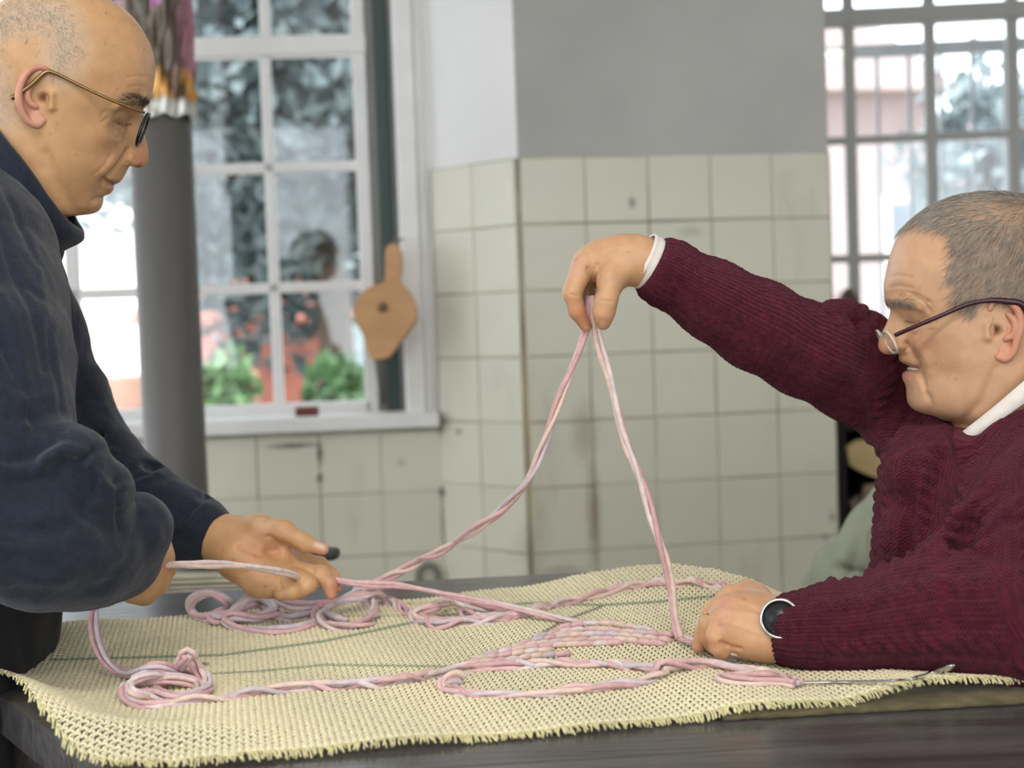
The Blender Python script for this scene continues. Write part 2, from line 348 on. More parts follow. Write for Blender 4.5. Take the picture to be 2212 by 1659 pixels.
m = MB(); wbox(m, WW, s165-.017, s165+.017, zb, zr, o_-.015, o_+.015, .003); m.build('glazing_bar', MT['paint_white'], win)
m = MB(); s2 = s165-(smid-s165); wbox(m, WW, s2-.03, s2+.03, sillz, zt1, o_-.03, o_+.03, .003); m.build('stile', MT['paint_white'], win)
m = MB(); s566 = sc(WW, on(WW, 572, 40, o_)); wbox(m, WW, s566-.013, s566+.013, zr, zt1, o_-.015, o_+.015, .003); m.build('glazing_bar', MT['paint_white'], win)
xs_ += [smid, s165, s2]
xs_ = sorted(xs_); rows = sorted(rows)
for i in range(len(xs_)-1):
    for j in range(len(rows)-1):
        m = MB(); wbox(m, WW, xs_[i]+.008, xs_[i+1]-.008, rows[j]+.008, rows[j+1]-.008, o_-.002, o_+.002); m.build('pane', MT['glass'], win)
m = MB(); s1 = sc(WW, on(WW, 796, 500, -.13)); wbox(m, WW, sR+.014, wR, sillz, zt1, -.165, -.145); m.build('frame_jamb', MT['paint_grey'], win)
# casing beside the window
m = MB(); vb(m, WW, 885, 500, .05, sillz, ZC, .006, .03, .005); vb(m, WW, 915, 500, .018, sillz, ZC, .0, .02, .004); tag(m.build('trim_2', MT['paint_white']), kind='structure')
m = MB(); wbox(m, WW, wR-.01, wR+.012, sillz, ZC, -.15, .0, .002); tag(m.build('trim_3', MT['paint_white']), kind='structure')
# dark green blind batten
m = MB(); vb(m, WW, 834, 430, .036, sillz+.004, ZC-.01, -.10, .03, .004); gb = m.build('blind_batten', MT['green'])
tag(gb, 'tall dark green painted batten standing on the sill beside the window', 'batten')
# window 2 behind the right-hand man
win2 = empty('window_2', WR[0]+WR[2]*r0s, kind='structure'); o2 = -.08
m = MB(); wbox(m, WR, r0s-.02, r0s+.02, rz, 2.75, o2-.03, o2+.03, .003); m.build('stile', MT['paint_grey'], win2)
m = MB(); z30 = hb(m, WR, 2000, 32, .058, r0s, r1s, o2, .05); m.build('transom', MT['paint_grey'], win2)
rws = [rz, z30, 2.75]; xs2 = [r0s]
for py in (297, 553):
    m = MB(); rws.append(hb(m, WR, 2000, py, .026, r0s, r1s, o2, .03)); m.build('glazing_bar', MT['paint_grey'], win2)
for px in (1838, 2012, 2190, 2370, 2550):
    m = MB(); xs2.append(vb(m, WR, px, 330, .036, rz, 2.75, o2, .034)); m.build('glazing_bar', MT['paint_grey'], win2)
m = MB(); wbox(m, WR, r0s, r1s, rz, rz+.03, o2-.03, o2+.03); m.build('bottom_rail', MT['paint_grey'], win2)
xs2.append(r1s); rws = sorted(rws)
for i in range(len(xs2)-1):
    for j in range(len(rws)-1):
        m = MB(); wbox(m, WR, xs2[i]+.01, xs2[i+1]-.01, rws[j]+.01, rws[j+1]-.01, o2-.002, o2+.002); m.build('pane', MT['glass'], win2)
m = MB(); wbox(m, WR, r0s, r1s, rz-.035, rz, -.15, .06, .004); tag(m.build('trim_4', MT['paint_white']), kind='structure')
# security grille outside window 2
iron = material('iron_grey', srgb(176, 178, 182), .5, noise=(30, .1))
gr = empty('window_grille', WR[0]+WR[2]*r0s-WR[1]*.35, 'grey iron bars with a cross rail outside the right window', 'grille')
k = 0; s = r0s+.03
while s < r1s:
    m = MB(); wbox(m, WR, s-.006, s+.006, rz-.1, on(WR, 1950, 118, -.35)[2], -.36, -.344); m.build('bar', iron, gr); s += .105
m = MB(); hb(m, WR, 1950, 108, .045, r0s-.1, r1s+.1, -.35, .03); m.build('rail', iron, gr)
# ================================================================== OUTSIDE
gz = -.2
grs = material('terrace', srgb(225, 220, 212), .8, noise=(1.5, .1)); m = MB(); m.box((0, 20, gz-.05), (30, 16, .05)); tag(m.build('ground', grs), kind='structure')
def gable(name, px0, px1, d, ztop, wall, roofm, label, depth=3, roofh=.9, wins=()):
    a, b = G(px0, d), G(px1, d+.4); pl = vplane(a, b); L = np.linalg.norm(b-a)
    e = empty(name, (a[0], a[1], gz), label, 'building')
    m = MB(); wbox(m, pl, 0, L, gz, ztop, -depth, 0); m.build('wall', wall, e)
    m = MB(); R = frameR(pl)
    def q(s, o, z): return pl[0]+pl[2]*s+pl[1]*o+np.array([0, 0, z])
    poly = [q(-.2, .25, ztop-.05), q(-.2, -depth/2, ztop+roofh), q(-.2, -depth-.25, ztop-.05)]
    m.prism(poly, pl[2]*(L+.4)); m.build('roof', roofm, e)
    for (s0, s1, z0, z1) in wins:
        m = MB(); wbox(m, pl, s0, s1, z0, z1, 0, .03); w = m.build('window', MT['paint_white'], e)
        m = MB(); wbox(m, pl, s0+.07, s1-.07, z0+.07, z1-.07, .03, .036); m.build('pane', material('dark_pane', srgb(90, 100, 110), .2), w)
    return e
terra = material('terracotta', srgb(150, 92, 76), .8, noise=(6, .2)); rend = material('white_render', srgb(240, 236, 232), .8, noise=(2, .05)); rose = material('rose_render', srgb(146, 128, 126), .8, noise=(2, .08))
gable('house', 470, 760, 10, 1.18, terra, terra, 'orange terracotta outbuilding low in the left window', roofh=.3, depth=2)
gable('house', -700, 470, 15.5, 2.2, rend, rend, 'white house behind the grey pole', wins=((.6, 1.2, .1, .8),), roofh=.6)
gable('house', 1700, 2030, 15, 3.3, rose, rose, 'rose coloured house left of the two seen through the right window', wins=((1.1, 1.7, 1.2, 2.2),))
gable('house', 2240, 2900, 11, 2.0, rend, rose, 'white house with a rose roof beyond the right window', depth=1.6, wins=((1.5, 2.1, .9, 1.7),), roofh=.5)
m = MB(); a_, b_ = G(120, 7.6), G(560, 7.9); pl = vplane(a_, b_); wbox(m, pl, 0, np.linalg.norm(b_-a_), gz, .86, -.25, 0, .01); pw = m.build('planter_wall', material('peach_render', srgb(176, 136, 120), .8, noise=(5, .3))); tag(pw, 'low terracotta garden wall at the foot of the left window view', 'wall')
def leafcloud(c, rad, n, size, seed, name, mat, parent):
    r = np.random.default_rng(seed); d = r.normal(size=(n, 3)); d /= np.linalg.norm(d, axis=1)[:, None]
    lump = 1+.22*np.sin(d[:, :1]*5+seed)+.18*np.sin(d[:, 2:]*7+d[:, 1:2]*4)
    p = np.asarray(c)+d*np.asarray(rad)*(r.random((n, 1))**.45)*lump
    a = r.normal(size=(n, 3)); a /= np.linalg.norm(a, axis=1)[:, None]; b = np.cross(a, r.normal(size=(n, 3))); b /= np.linalg.norm(b, axis=1)[:, None]
    s = size*(.6+.8*r.random((n, 1)))
    V = np.stack([p-a*s, p-b*s*.45, p+a*s, p+b*s*.45], 1).reshape(-1, 3); Fc = np.arange(n*4).reshape(-1, 4)
    o = link(name, mesh(name, V, Fc, smooth=False), mat, parent); tag(o, kind='stuff'); return o
def tree(name, px, d, zc, rad, n, size, mat, label, seed, cat='tree', trunk=True):
    g = G(px, d); e = empty(name, (g[0], g[1], gz), label, cat)
    leafcloud((g[0], g[1], zc), rad, n, size, seed, 'foliage', mat, e)
    if trunk:
        pts = spline([(g[0], g[1], gz), (g[0]+.1, g[1], (gz+zc)/2), (g[0]-.05, g[1], zc)], 10)
        tubeobj('trunk', pts, np.linspace(.13, .06, 10), material('bark', srgb(95, 82, 70), .9), e)
    return e
def leafm(name, c):
    m = material(name, c, .6, noise=(9, .18)); b = m.node_tree.nodes['Principled BSDF']; return m
L1, L2, L3 = leafm('leaf_dark', srgb(94, 108, 110)), leafm('leaf_green', srgb(98, 134, 86)), leafm('leaf_grey', srgb(118, 132, 136))
tree('leafy_tree', 690, 8.2, 2.35, (1.15, .8, 1.25), 15000, .07, L1, 'dark leafy tree filling the right-hand panes of the left window', 3)
tree('leafy_tree', 470, 12.6, 3.5, (1.6, .9, 1.5), 11000, .10, L3, 'grey green tree further back behind the grey pole', 5)
def mound(name, px, d, ztop, rx, ry, mat, label, cat, seed):
    g = G(px, d); th = np.linspace(0, math.pi/2, 40); ph = np.linspace(0, 2*math.pi, 90, endpoint=False); V = np.stack([g[0]+rx*np.outer(np.sin(th), np.cos(ph)), g[1]+ry*np.outer(np.sin(th), np.sin(ph)), gz+(ztop-gz)*np.outer(np.cos(th)**.6, np.ones(90))], -1).reshape(-1, 3)
    N = V-np.array([g[0], g[1], gz]); N /= np.linalg.norm(N, axis=1)[:, None]+1e-9; gg = np.random.default_rng(seed); o = np.zeros(len(V))
    for k in range(14):
        dd = gg.normal(size=3)*(1.6+k*.55); o += .16/(1+k*.25)*np.sin(V@dd+gg.random()*6)
    V = V+N*o[:, None]; i = np.arange(39)[:, None]*90; j = np.arange(90)[None]; Q = np.stack([i+j, i+(j+1) % 90, i+90+(j+1) % 90, i+90+j], -1).reshape(-1, 4)
    return tag(link(name, mesh(name, V, Q), mat), label, cat)
mound('wooded_mound', 690, 24, 5.0, 2.1, 1.6, L3, 'distant rounded tree mass closing the view in the left window', 'tree', 4)
tree('shrub', 730, 6.5, .52, (.36, .3, .34), 1800, .06, L2, 'bright green shrub low in the left window', 8, 'shrub', False)
tree('shrub', 590, 6.7, .34, (.26, .25, .26), 1000, .05, L2, 'small green shrub in front of the orange outbuilding', 9, 'shrub', False)
tree('shrub', 470, 7.1, .80, (.22, .2, .16), 700, .045, L2, 'small shrub growing over the low garden wall', 19, 'shrub', False)
tree('leafy_tree', 2150, 9.5, 2.0, (.7, .5, .6), 900, .08, L3, 'thin tree between the houses behind the right window bars', 15)
# ================================================================== TABLE
def woodmat(name, c1, c2, rough, sx=(1.2, 14, 14), bstr=.25):
    m = material(name, c1, rough, noise=(3.0, .2), bump=(9, bstr, .003), stretch=sx, col2=c2, coords='Object', detail=8); return m
MT['table'] = woodmat('dark_varnished_wood', srgb(52, 49, 51), srgb(88, 85, 87), .22)
MT['table_side'] = material('worn_table_side', srgb(38, 30, 26), .5, noise=(30, .5), bump=(40, .8, .01))
MT['mattress'] = None
ta = math.radians(4.9); tx = np.array([math.cos(ta), math.sin(ta)]); ty = np.array([-tx[1], tx[0]])
t0 = T(700, 1264)[:2]
def tp(a, b): return t0+tx*a+ty*b
table = empty('work_table', (t0[0], t0[1], 0), 'long dark varnished wooden work table under the canvas', 'table')
cham = [T(-8, 1497)[:2], T(196, 1648)[:2]]
ab = lambda p: (np.dot(p-t0, tx), np.dot(p-t0, ty))
cA, cB = ab(cham[0]), ab(cham[1])
cR0, cR1 = ab(T(1452, 1236)[:2]), ab(T(1695, 1298)[:2]); slR = (cR1[0]-cR0[0])/(cR0[1]-cR1[1])
def rightb(b): return min(cR0[0]+(cR0[1]-b)*slR, 1.0) if b < cR0[1] else cR0[0]
edges = [-1.06, -.84, -.62, -.42, -.20, 0.0]
for i in range(5):
    b0, b1 = edges[i]+.0012, edges[i+1]-.0012
    def left(b):
        if b > cA[1]: return cA[0]-.04
        if b > cB[1]: return cB[0]+(cA[0]-cB[0])*(b-cB[1])/(cA[1]-cB[1])
        return cB[0]+.01
    bs = sorted({b0, b1} | {b for b in (cA[1], cB[1]) if b0 < b < b1})
    poly = [(left(b), b) for b in bs][::-1] + [(rightb(b0), b0), (rightb(b1), b1)]
    m = MB(); m.prism([(*tp(a, b), .712) for a, b in poly], (0, 0, .038)); m.build('plank', MT['table'], table)
m = MB()
for q0, q1 in ((cA, cB), (cB, (cB[0]+.05, -1.02)), ((cB[0]+.05, -1.02), (1.0, -1.02)), ((cA[0], -.03), (cR0[0]-.02, -.03)), ((cR0[0]-.02, -.03), (.98, cR0[1]-(.98-cR0[0])/slR-.03))):
    p, q = tp(*q0), tp(*q1); c = (p+q)/2; d = (q-p)/np.linalg.norm(q-p); n = np.array([-d[1], d[0]])
    if np.dot(n, tp(.4, -.5)-c) < 0: n = -n
    c = c+n*.025; m.box((*c, .65), (np.linalg.norm(q-p)/2, .012, .0615), np.stack([[d[0], d[1], 0], [-d[1], d[0], 0], [0, 0, 1]], 1))
m.build('apron', MT['table_side'], table)
for a, b in ((cB[0]+.12, -.95), (cA[0]+.08, -.1), (.9, -.95), (cR0[0]-.1, -.14)):
    prof = [(.001, 0), (.028, 0), (.03, .02), (.024, .05), (.034, .3), (.026, .34), (.036, .4), (.036, .7115), (.001, .7115)]
    V, Fc = lathe(prof, 20, (*tp(a, b), 0)); link('leg', mesh('leg', V, Fc), MT['table_side'], table)
# ================================================================== CANVAS MAT
mo = T(505, 1650)[:2]; ma = math.radians(11.0); mx_ = np.array([math.cos(ma), math.sin(ma)]); my_ = np.array([-mx_[1], mx_[0]])
MAB = .615
def mplan(a, b): return mo+mx_*np.asarray(a)[..., None]+my_*np.asarray(b)[..., None]
nearpx = [(1500, 1558), (1584, 1544), (1712, 1536), (1822, 1525), (1896, 1502), (1987, 1481), (2097, 1470), (2212, 1470), (2400, 1475)]
farpx = [(500, 1324, 0), (962, 1292, 0), (1129, 1268, .003), (1220, 1254, .008), (1300, 1241, .016), (1380, 1227, .026), (1450, 1223, .031), (1540, 1238, .029), (1620, 1261, .021), (1690, 1288, .009), (1760, 1308, 0), (2000, 1375, 0), (2212, 1425, 0)]
def edgeheights(px, b0):
    A, Z = [], []
    for x, y in px:
        w = RP(x, y, np.array([*mplan(0, b0), 0]), np.array([my_[0], my_[1], 0])); A.append(np.dot(w[:2]-mo, mx_)); Z.append(w[2]-.75)
    return np.array(A), np.array(Z)
nA, nZ = edgeheights(nearpx, 0.0)
fP = np.array([T(x, y, .753+z)[:2] for x, y, z in farpx]); fA = (fP-mo)@mx_; fB = (fP-mo)@my_; fZ = np.array([z for _, _, z in farpx]); o_f = np.argsort(fA); fA, fB, fZ = fA[o_f], fB[o_f], fZ[o_f]
def bmax(a): return np.minimum(np.interp(a, fA, fB), MAB+.02)
rid = [T(-60, 1450, .775)[:2], T(20, 1483, .775)[:2], T(150, 1543, .772)[:2], T(330, 1565, .768)[:2], T(620, 1580, .756)[:2]]
ridH = [.026, .026, .020, .012, .0]
def mheight(a, b):
    a = np.asarray(a, float); b = np.asarray(b, float)
    zn = np.interp(a, nA, nZ); zf = np.interp(a, fA, fZ); t = np.clip(b/bmax(a), 0, 1)
    z = .0045+np.maximum(zn, 0)*np.clip(1-t*2.6, 0, 1)**1.5+zf*np.clip((t-.3)/.7, 0, 1)**1.7
    z = z+.0022*np.sin(a*17+b*9)*np.sin(b*13+1)+.0015*np.sin(a*41+2)
    w = mplan(a, b); best = np.full(a.shape, 9.0); hh = np.zeros(a.shape)
    for i in range(len(rid)-1):
        p, q = rid[i], rid[i+1]; d = q-p; tt = np.clip(((w-p)@d)/np.dot(d, d), 0, 1); dd = np.linalg.norm(w-p-tt[..., None]*d, axis=-1)
        h = ridH[i]+(ridH[i+1]-ridH[i])*tt; s = dd < best; best = np.where(s, dd, best); hh = np.where(s, h, hh)
    z = z+hh*np.exp(-(best/.038)**2)
    return np.maximum(z, .003)
lb = [T(-90, 1440)[:2], T(0, 1492)[:2], T(35, 1527)[:2], T(90, 1585)[:2], T(145, 1629)[:2], T(214, 1652)[:2], T(380, 1658)[:2], T(505, 1652)[:2]]
lbA = np.array([np.dot(p-mo, mx_) for p in lb]); lbB = np.array([np.dot(p-mo, my_) for p in lb]); o_s = np.argsort(lbA); lbA = lbA[o_s]; lbB = lbB[o_s]
def bmin(a): return np.interp(a, lbA, lbB, right=0.0)
A0, A1 = lbA[0]-.02, .86
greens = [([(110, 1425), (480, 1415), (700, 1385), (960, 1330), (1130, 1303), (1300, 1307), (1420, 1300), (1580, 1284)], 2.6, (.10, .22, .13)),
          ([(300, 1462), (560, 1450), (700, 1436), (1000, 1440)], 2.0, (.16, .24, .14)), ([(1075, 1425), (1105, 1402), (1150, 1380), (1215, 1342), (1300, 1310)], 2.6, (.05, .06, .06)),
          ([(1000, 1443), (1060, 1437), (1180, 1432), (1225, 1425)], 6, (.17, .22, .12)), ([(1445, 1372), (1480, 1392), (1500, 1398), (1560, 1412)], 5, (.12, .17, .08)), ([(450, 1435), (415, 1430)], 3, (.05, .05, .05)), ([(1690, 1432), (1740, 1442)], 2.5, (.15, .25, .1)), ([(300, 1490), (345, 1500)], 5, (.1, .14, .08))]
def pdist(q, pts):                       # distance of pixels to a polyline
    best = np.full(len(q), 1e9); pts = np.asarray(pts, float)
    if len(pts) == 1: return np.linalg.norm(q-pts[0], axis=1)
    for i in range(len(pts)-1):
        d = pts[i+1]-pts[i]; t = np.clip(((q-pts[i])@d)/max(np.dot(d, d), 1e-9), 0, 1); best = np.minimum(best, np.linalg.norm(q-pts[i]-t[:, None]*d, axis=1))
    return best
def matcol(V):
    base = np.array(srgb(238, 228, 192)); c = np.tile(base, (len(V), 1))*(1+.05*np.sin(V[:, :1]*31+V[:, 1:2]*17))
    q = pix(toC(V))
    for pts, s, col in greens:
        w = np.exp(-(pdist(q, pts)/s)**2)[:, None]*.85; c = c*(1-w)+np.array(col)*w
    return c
def strips(paths, r, k, flat=1.0):       # many polylines of equal length handled fast -> V, quads
    Vs, Fs, n = [], [], 0
    for p, rr in paths:
        if len(p) < 3: continue
        t = np.gradient(p, axis=0); t /= np.linalg.norm(t, axis=1)[:, None]; up = np.array([0, 0, 1.0]); a = np.cross(t, up); a /= np.linalg.norm(a, axis=1)[:, None]; b = np.cross(a, t)
        ang = (np.arange(k)+.5)*2*math.pi/k
        V = (p[:, None]+rr*(np.cos(ang)[None, :, None]*a[:, None]+flat*np.sin(ang)[None, :, None]*b[:, None])).reshape(-1, 3)
        i = np.arange(len(p)-1)[:, None]*k; j = np.arange(k)[None]; j2 = (j+1) % k
        Vs.append(V); Fs.append(np.stack([i+j, i+j2, i+k+j2, i+k+j], -1).reshape(-1, 4)+n); n += len(V)
    return np.vstack(Vs), np.vstack(Fs)
MT['canvas'] = material('canvas_yarn', (1, 1, 1), .85, noise=(300, .12), bump=(900, .4, .0008), attr='col', sheen=.2)
mat = empty('canvas_mat', (*mo, .75), 'cream open-weave rug canvas spread over the table with a fringed near edge', 'canvas')
PW, RS = .0115, .0052
weft, warp, fr = [], [], []
NR = int((MAB+.02)/RS)
av = np.arange(A0, A1, PW/6)
for j in range(NR+1):
    b = j*RS; bb = b+.0016*np.sin(2*math.pi*av/PW+math.pi*(j % 2))+.0004*rng.normal()
    keep = (bb > bmin(av)-.001) & (bb < bmax(av)+.002)
    z = .75+mheight(av, bb)+.0011*np.cos(4*math.pi*av/PW)+.0006
    p = np.column_stack([mplan(av, bb), z]); rr = .00125 if j > 2 else .0018
    ii = np.flatnonzero(keep)
    if len(ii) > 3:
        weft += [(p[g_], rr) for g_ in np.split(ii, np.flatnonzero(np.diff(ii) > 1)+1) if len(g_) > 3]
for i, a in enumerate(np.arange(A0, A1, PW/2)):
    b = np.arange(max(bmin(a)-.006, -.006)+rng.normal(0, .0012), float(bmax(a))+.004, RS/2)
    if len(b) < 6: continue
    aa = np.full(len(b), a)+.0005*np.sin(b*600+i); z = .75+mheight(aa, b)-.0002+.0008*np.cos(math.pi*b/RS*1.0)
    z[:2] -= np.array([.0022, .001]); z = np.maximum(z, .7522)
    warp.append((np.column_stack([mplan(aa, b), z]), .00095))
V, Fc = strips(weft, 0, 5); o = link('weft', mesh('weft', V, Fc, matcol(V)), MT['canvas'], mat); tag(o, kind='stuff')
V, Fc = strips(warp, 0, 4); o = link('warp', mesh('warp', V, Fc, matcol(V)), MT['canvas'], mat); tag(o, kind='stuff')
for a in np.arange(A0+.01, A1, .0026):   # fringe tufts along the cut near edge
    b0 = float(bmin(a)); L = rng.uniform(.004, .010); d = rng.uniform(-.003, .005)
    bs = np.array([b0+.005, b0+.001, b0-L*.5, b0-L]); aa = np.array([a, a, a+d*.5, a+d]); z = .75+mheight(aa, bs)+np.array([.0006, .0012, .0008, -.003+rng.uniform(-.001, .003)])
    fr.append((np.column_stack([mplan(aa, bs), np.maximum(z, .7512)]), rng.uniform(.0006, .0011)))
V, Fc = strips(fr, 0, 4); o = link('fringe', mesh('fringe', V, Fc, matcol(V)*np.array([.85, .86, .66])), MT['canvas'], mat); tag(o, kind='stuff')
# flat olive brown strip on the table below the lifted right part
MT['olive_strip'] = material('olive_strip', srgb(92, 84, 58), .95, noise=(60, .35), bump=(400, .6, .002), sheen=.2)
bp_ = [T(1560, 1560), T(1750, 1549), T(1950, 1538), T(2212, 1524), T(2450, 1516)]
xs = spline([p for p in bp_], 60); V = []
for i, p in enumerate(xs):
    q = p[:2]+my_*.12; jj = rng.normal(0, .0008, 2)
    V += [[p[0]+jj[0], p[1]+jj[1], .7508], [p[0]+jj[0], p[1]+jj[1]+.001, .754], [q[0], q[1], .7545], [q[0], q[1], .7508]]
Fc = [[i*4+k, i*4+(k+1) % 4, i*4+4+(k+1) % 4, i*4+4+k] for i in range(59) for k in range(4)]
link('olive_strip', mesh('olive_strip', V, Fc), MT['olive_strip'], mat)
# ================================================================== YARN
def onmat(px, py, lift=.003):
    z = .785+lift
    for _ in range(14):
        w = T(px, py, z); a, b = np.dot(w[:2]-mo, mx_), np.dot(w[:2]-mo, my_); z = .5*z+.5*(.75+float(mheight(a, min(b, float(bmax(a)))))+lift)
    return T(px, py, z)
YM = [material('yarn_'+n, srgb(*c), .8, noise=(120, .12), bump=(500, .5, .0015), sheen=.35, stretch=(1, 1, 1)) for n, c in (('pink', (226, 186, 186)), ('lilac', (214, 198, 206)), ('peach', (232, 204, 192)), ('rose', (214, 170, 170)), ('pale', (230, 212, 210)))]
def bundle(name, pts, label, cat='yarn', n=4, R=.0036, r=.0019, twist=40, seed=1, group=None, step=.003, wob=.0012, parent=None, flatz=.75, mats=None):
    g = np.random.default_rng(seed); p = np.asarray(pts, float); L = np.sum(np.linalg.norm(np.diff(p[:, :3], axis=0), axis=1)); N = max(12, int(L/step)); R *= 1.3; r *= 1.35; c = spline(p, N)
    t, a, b = frames(c); s = np.linspace(0, L, N)
    root = empty(name, c[0], label, cat, group) if parent is None else parent
    rad = c[:, 3] if c.shape[1] > 3 else np.ones(N)
    c = c[:, :3]
    for k in range(n):
        th = 2*math.pi*k/n + twist*s*(1+.25*np.sin(s*23+k)) + .5*np.sin(s*31+k*2)
        off = R*rad*(1+.18*np.sin(s*47+k*3))
        q = c + off[:, None]*(np.cos(th)[:, None]*a[:, :3]+flatz*np.sin(th)[:, None]*b[:, :3]) + wob*np.stack([np.sin(s*60+k*5+g.random()*6), np.cos(s*53+k*7), np.sin(s*71+k)*.4], 1)
        tubeobj('strand', q, r*(1+.08*np.sin(s*200+k)), (mats or YM)[(k+seed) % len(mats or YM)], root, 7)
    return root
def mp_(pts, lift=.004): return [onmat(x, y, (l if l is not None else lift)) for x, y, l in [(q if len(q) == 3 else (*q, None)) for q in pts]]
HD = 1.585
held = [P(1276, 640, HD), P(1284, 690, HD-.002), P(1292, 722, HD), P(1318, 830, HD), P(1352, 945, HD+.002), P(1392, 1065, HD), P(1428, 1180, HD-.003), P(1452, 1290, HD-.003), onmat(1470, 1381, .003)]
bundle('yarn_length', held, 'pink yarn running straight down from the raised hand to the canvas', n=3, R=.0024, r=.0022, twist=14, seed=2)
hl = [P(1277, 640, HD), P(1270, 700, HD), P(1258, 735, HD), P(1236, 795, HD), P(1205, 872, HD), P(1172, 965, HD+.01), P(1142, 1035, HD+.02), P(1085, 1098, HD+.05), P(1010, 1155, HD+.08), P(935, 1198, 1.72), P(870, 1232, 1.76), P(808, 1260, 1.77), P(770, 1275, 1.775)]
bundle('yarn_length', hl, 'pink yarn sweeping from the raised hand down to the heap at left', n=4, R=.0026, r=.0019, twist=22, seed=5)
# far heap
heap = [(800, 1262, .02), (770, 1275, .012), (800, 1300, .006), (806, 1335), (780, 1352), (740, 1356), (700, 1350), (688, 1330, .008), (705, 1308, .012), (760, 1290, .02), (810, 1285, .016), (830, 1300), (870, 1316), (905, 1340), (950, 1352), (1010, 1344), (1080, 1338), (1170, 1320)]
bundle('yarn_skein', mp_(heap), 'pink skein looping under the open hand of the standing man', n=4, R=.0042, r=.0021, twist=26, seed=3)
h2 = [(1165, 1322), (1100, 1332), (1020, 1340), (960, 1344), (900, 1330, .008), (940, 1310, .014), (975, 1296, .014), (1010, 1304, .012), (1060, 1310, .01), (1090, 1306, .008), (1060, 1322, .008), (1000, 1326), (1060, 1338), (1180, 1312), (1240, 1298), (1300, 1285), (1370, 1266), (1450, 1260), (1500, 1258), (1550, 1266), (1575, 1275), (1590, 1292)]
bundle('yarn_skein', mp_(h2), 'long pink skein crossing the hump of the canvas to the resting hand', n=4, R=.0036, r=.0021, twist=30, seed=7)
h3 = [(690, 1340), (640, 1358), (580, 1364), (520, 1358), (488, 1340, .01), (505, 1328, .014), (560, 1332, .01), (600, 1318, .012), (560, 1302, .014), (520, 1318, .014), (470, 1335, .008), (432, 1334), (414, 1312, .016), (420, 1290, .03), (450, 1280, .036), (482, 1294, .028), (492, 1312, .014), (460, 1334, .01), (500, 1328, .012), (530, 1300, .026), (545, 1292, .03)]
bundle('yarn_skein', mp_(h3), 'pink skein with an upright loop at the left end of the heap', n=3, R=.0036, r=.0024, twist=20, seed=4)
h4 = [(840, 1262, .02), (780, 1280, .02), (720, 1300, .016), (640, 1306, .014), (585, 1296, .014), (570, 1318, .008), (620, 1335), (680, 1328), (745, 1345)]
bundle('yarn_skein', mp_(h4), 'short pink skein lying behind the standing man\'s fingers', n=3, R=.0034, r=.0022, twist=20, seed=9)
# line drawn by the standing man
d0 = 1.56
bundle('yarn_length', [P(352, 1222, 1.50), P(420, 1219, 1.54), P(500, 1221, 1.58), P(560, 1226, 1.605), P(620, 1238, 1.64), P(655, 1250, 1.675)], 'taut pale yarn between the two hands of the standing man', n=3, R=.0020, r=.0019, twist=10, seed=1, mats=[YM[4], YM[2], YM[4]])
bundle('yarn_length', [P(690, 1246, 1.69), P(740, 1256, 1.685), P(800, 1262, 1.68), P(880, 1268, 1.69), P(1000, 1290, 1.69), P(1120, 1316, 1.68), P(1200, 1334, 1.665), onmat(1275, 1348, .004)], 'taut pink yarn from the open hand to the stitched patch', n=3, R=.0018, r=.0018, twist=10, seed=3)
# near left coil and long rope
k1 = [P(206, 1290, 1.47), P(205, 1340, 1.475), P(212, 1392, 1.475), P(232, 1432, 1.47)]+mp_([(262, 1452, .008), (290, 1456, .01), (312, 1446, .02), (345, 1440, .024), (385, 1452, .014), (420, 1462), (448, 1478), (440, 1500), (400, 1508), (350, 1502), (335, 1490), (365, 1478), (410, 1474), (440, 1482)])
bundle('yarn_skein', k1, 'mauve pink skein hanging beside the dark trousers and curling on the canvas', n=4, R=.0032, r=.0017, twist=14, seed=6, mats=[YM[3], YM[1], YM[3], YM[0]])
k2 = mp_([(380, 1452, .012), (398, 1420, .032), (404, 1409, .038), (418, 1425, .028), (432, 1452, .014), (446, 1474, .008), (436, 1496), (380, 1512), (330, 1505), (290, 1500, .01), (275, 1480, .012), (268, 1500, .008), (280, 1516), (330, 1524), (420, 1514), (500, 1505), (600, 1492), (700, 1484), (800, 1480), (900, 1466), (985, 1448), (1060, 1442), (1150, 1438), (1260, 1436), (1330, 1438), (1400, 1446), (1440, 1452)])
bundle('yarn_rope', k2, 'long pink yarn rope lying along the near side from the left coil to the loop', n=5, R=.0036, r=.0020, twist=24, seed=8)
k3 = mp_([(395, 1464, .006), (330, 1456, .02), (300, 1462, .02), (284, 1472, .016), (300, 1476, .01), (350, 1466, .014), (400, 1468, .010), (430, 1480), (425, 1500), (360, 1514)])
bundle('yarn_skein', k3, 'pale pink loops inside the coil at the near left', n=4, R=.0030, r=.0018, twist=12, seed=12, mats=[YM[2], YM[0], YM[4], YM[1]])
k4 = mp_([(1720, 1474, .006), (1700, 1464), (1650, 1456), (1590, 1447), (1520, 1437), (1460, 1434, .01), (1425, 1438, .012), (1430, 1455), (1400, 1470), (1340, 1481), (1250, 1490), (1180, 1497), (1080, 1499), (1000, 1495), (965, 1484), (962, 1472, .008), (985, 1466, .008), (1000, 1472)])
bundle('yarn_rope', k4, 'twisted pink yarn loop in front of the stitched patch, threaded on the needle', n=4, R=.0036, r=.0020, twist=36, seed=10)
k5 = mp_([(1718, 1478, .006), (1680, 1474), (1630, 1474), (1575, 1470), (1558, 1462), (1600, 1462), (1650, 1452, .012), (1690, 1462)])
bundle('yarn_skein', k5, 'folded pink yarn ends gathered at the needle eye', n=3, R=.0032, r=.0019, twist=20, seed=11)
k6 = mp_([(1650, 1423, .005), (1615, 1420, .008), (1590, 1405, .016), (1560, 1402, .012), (1556, 1416), (1580, 1420), (1610, 1418)])
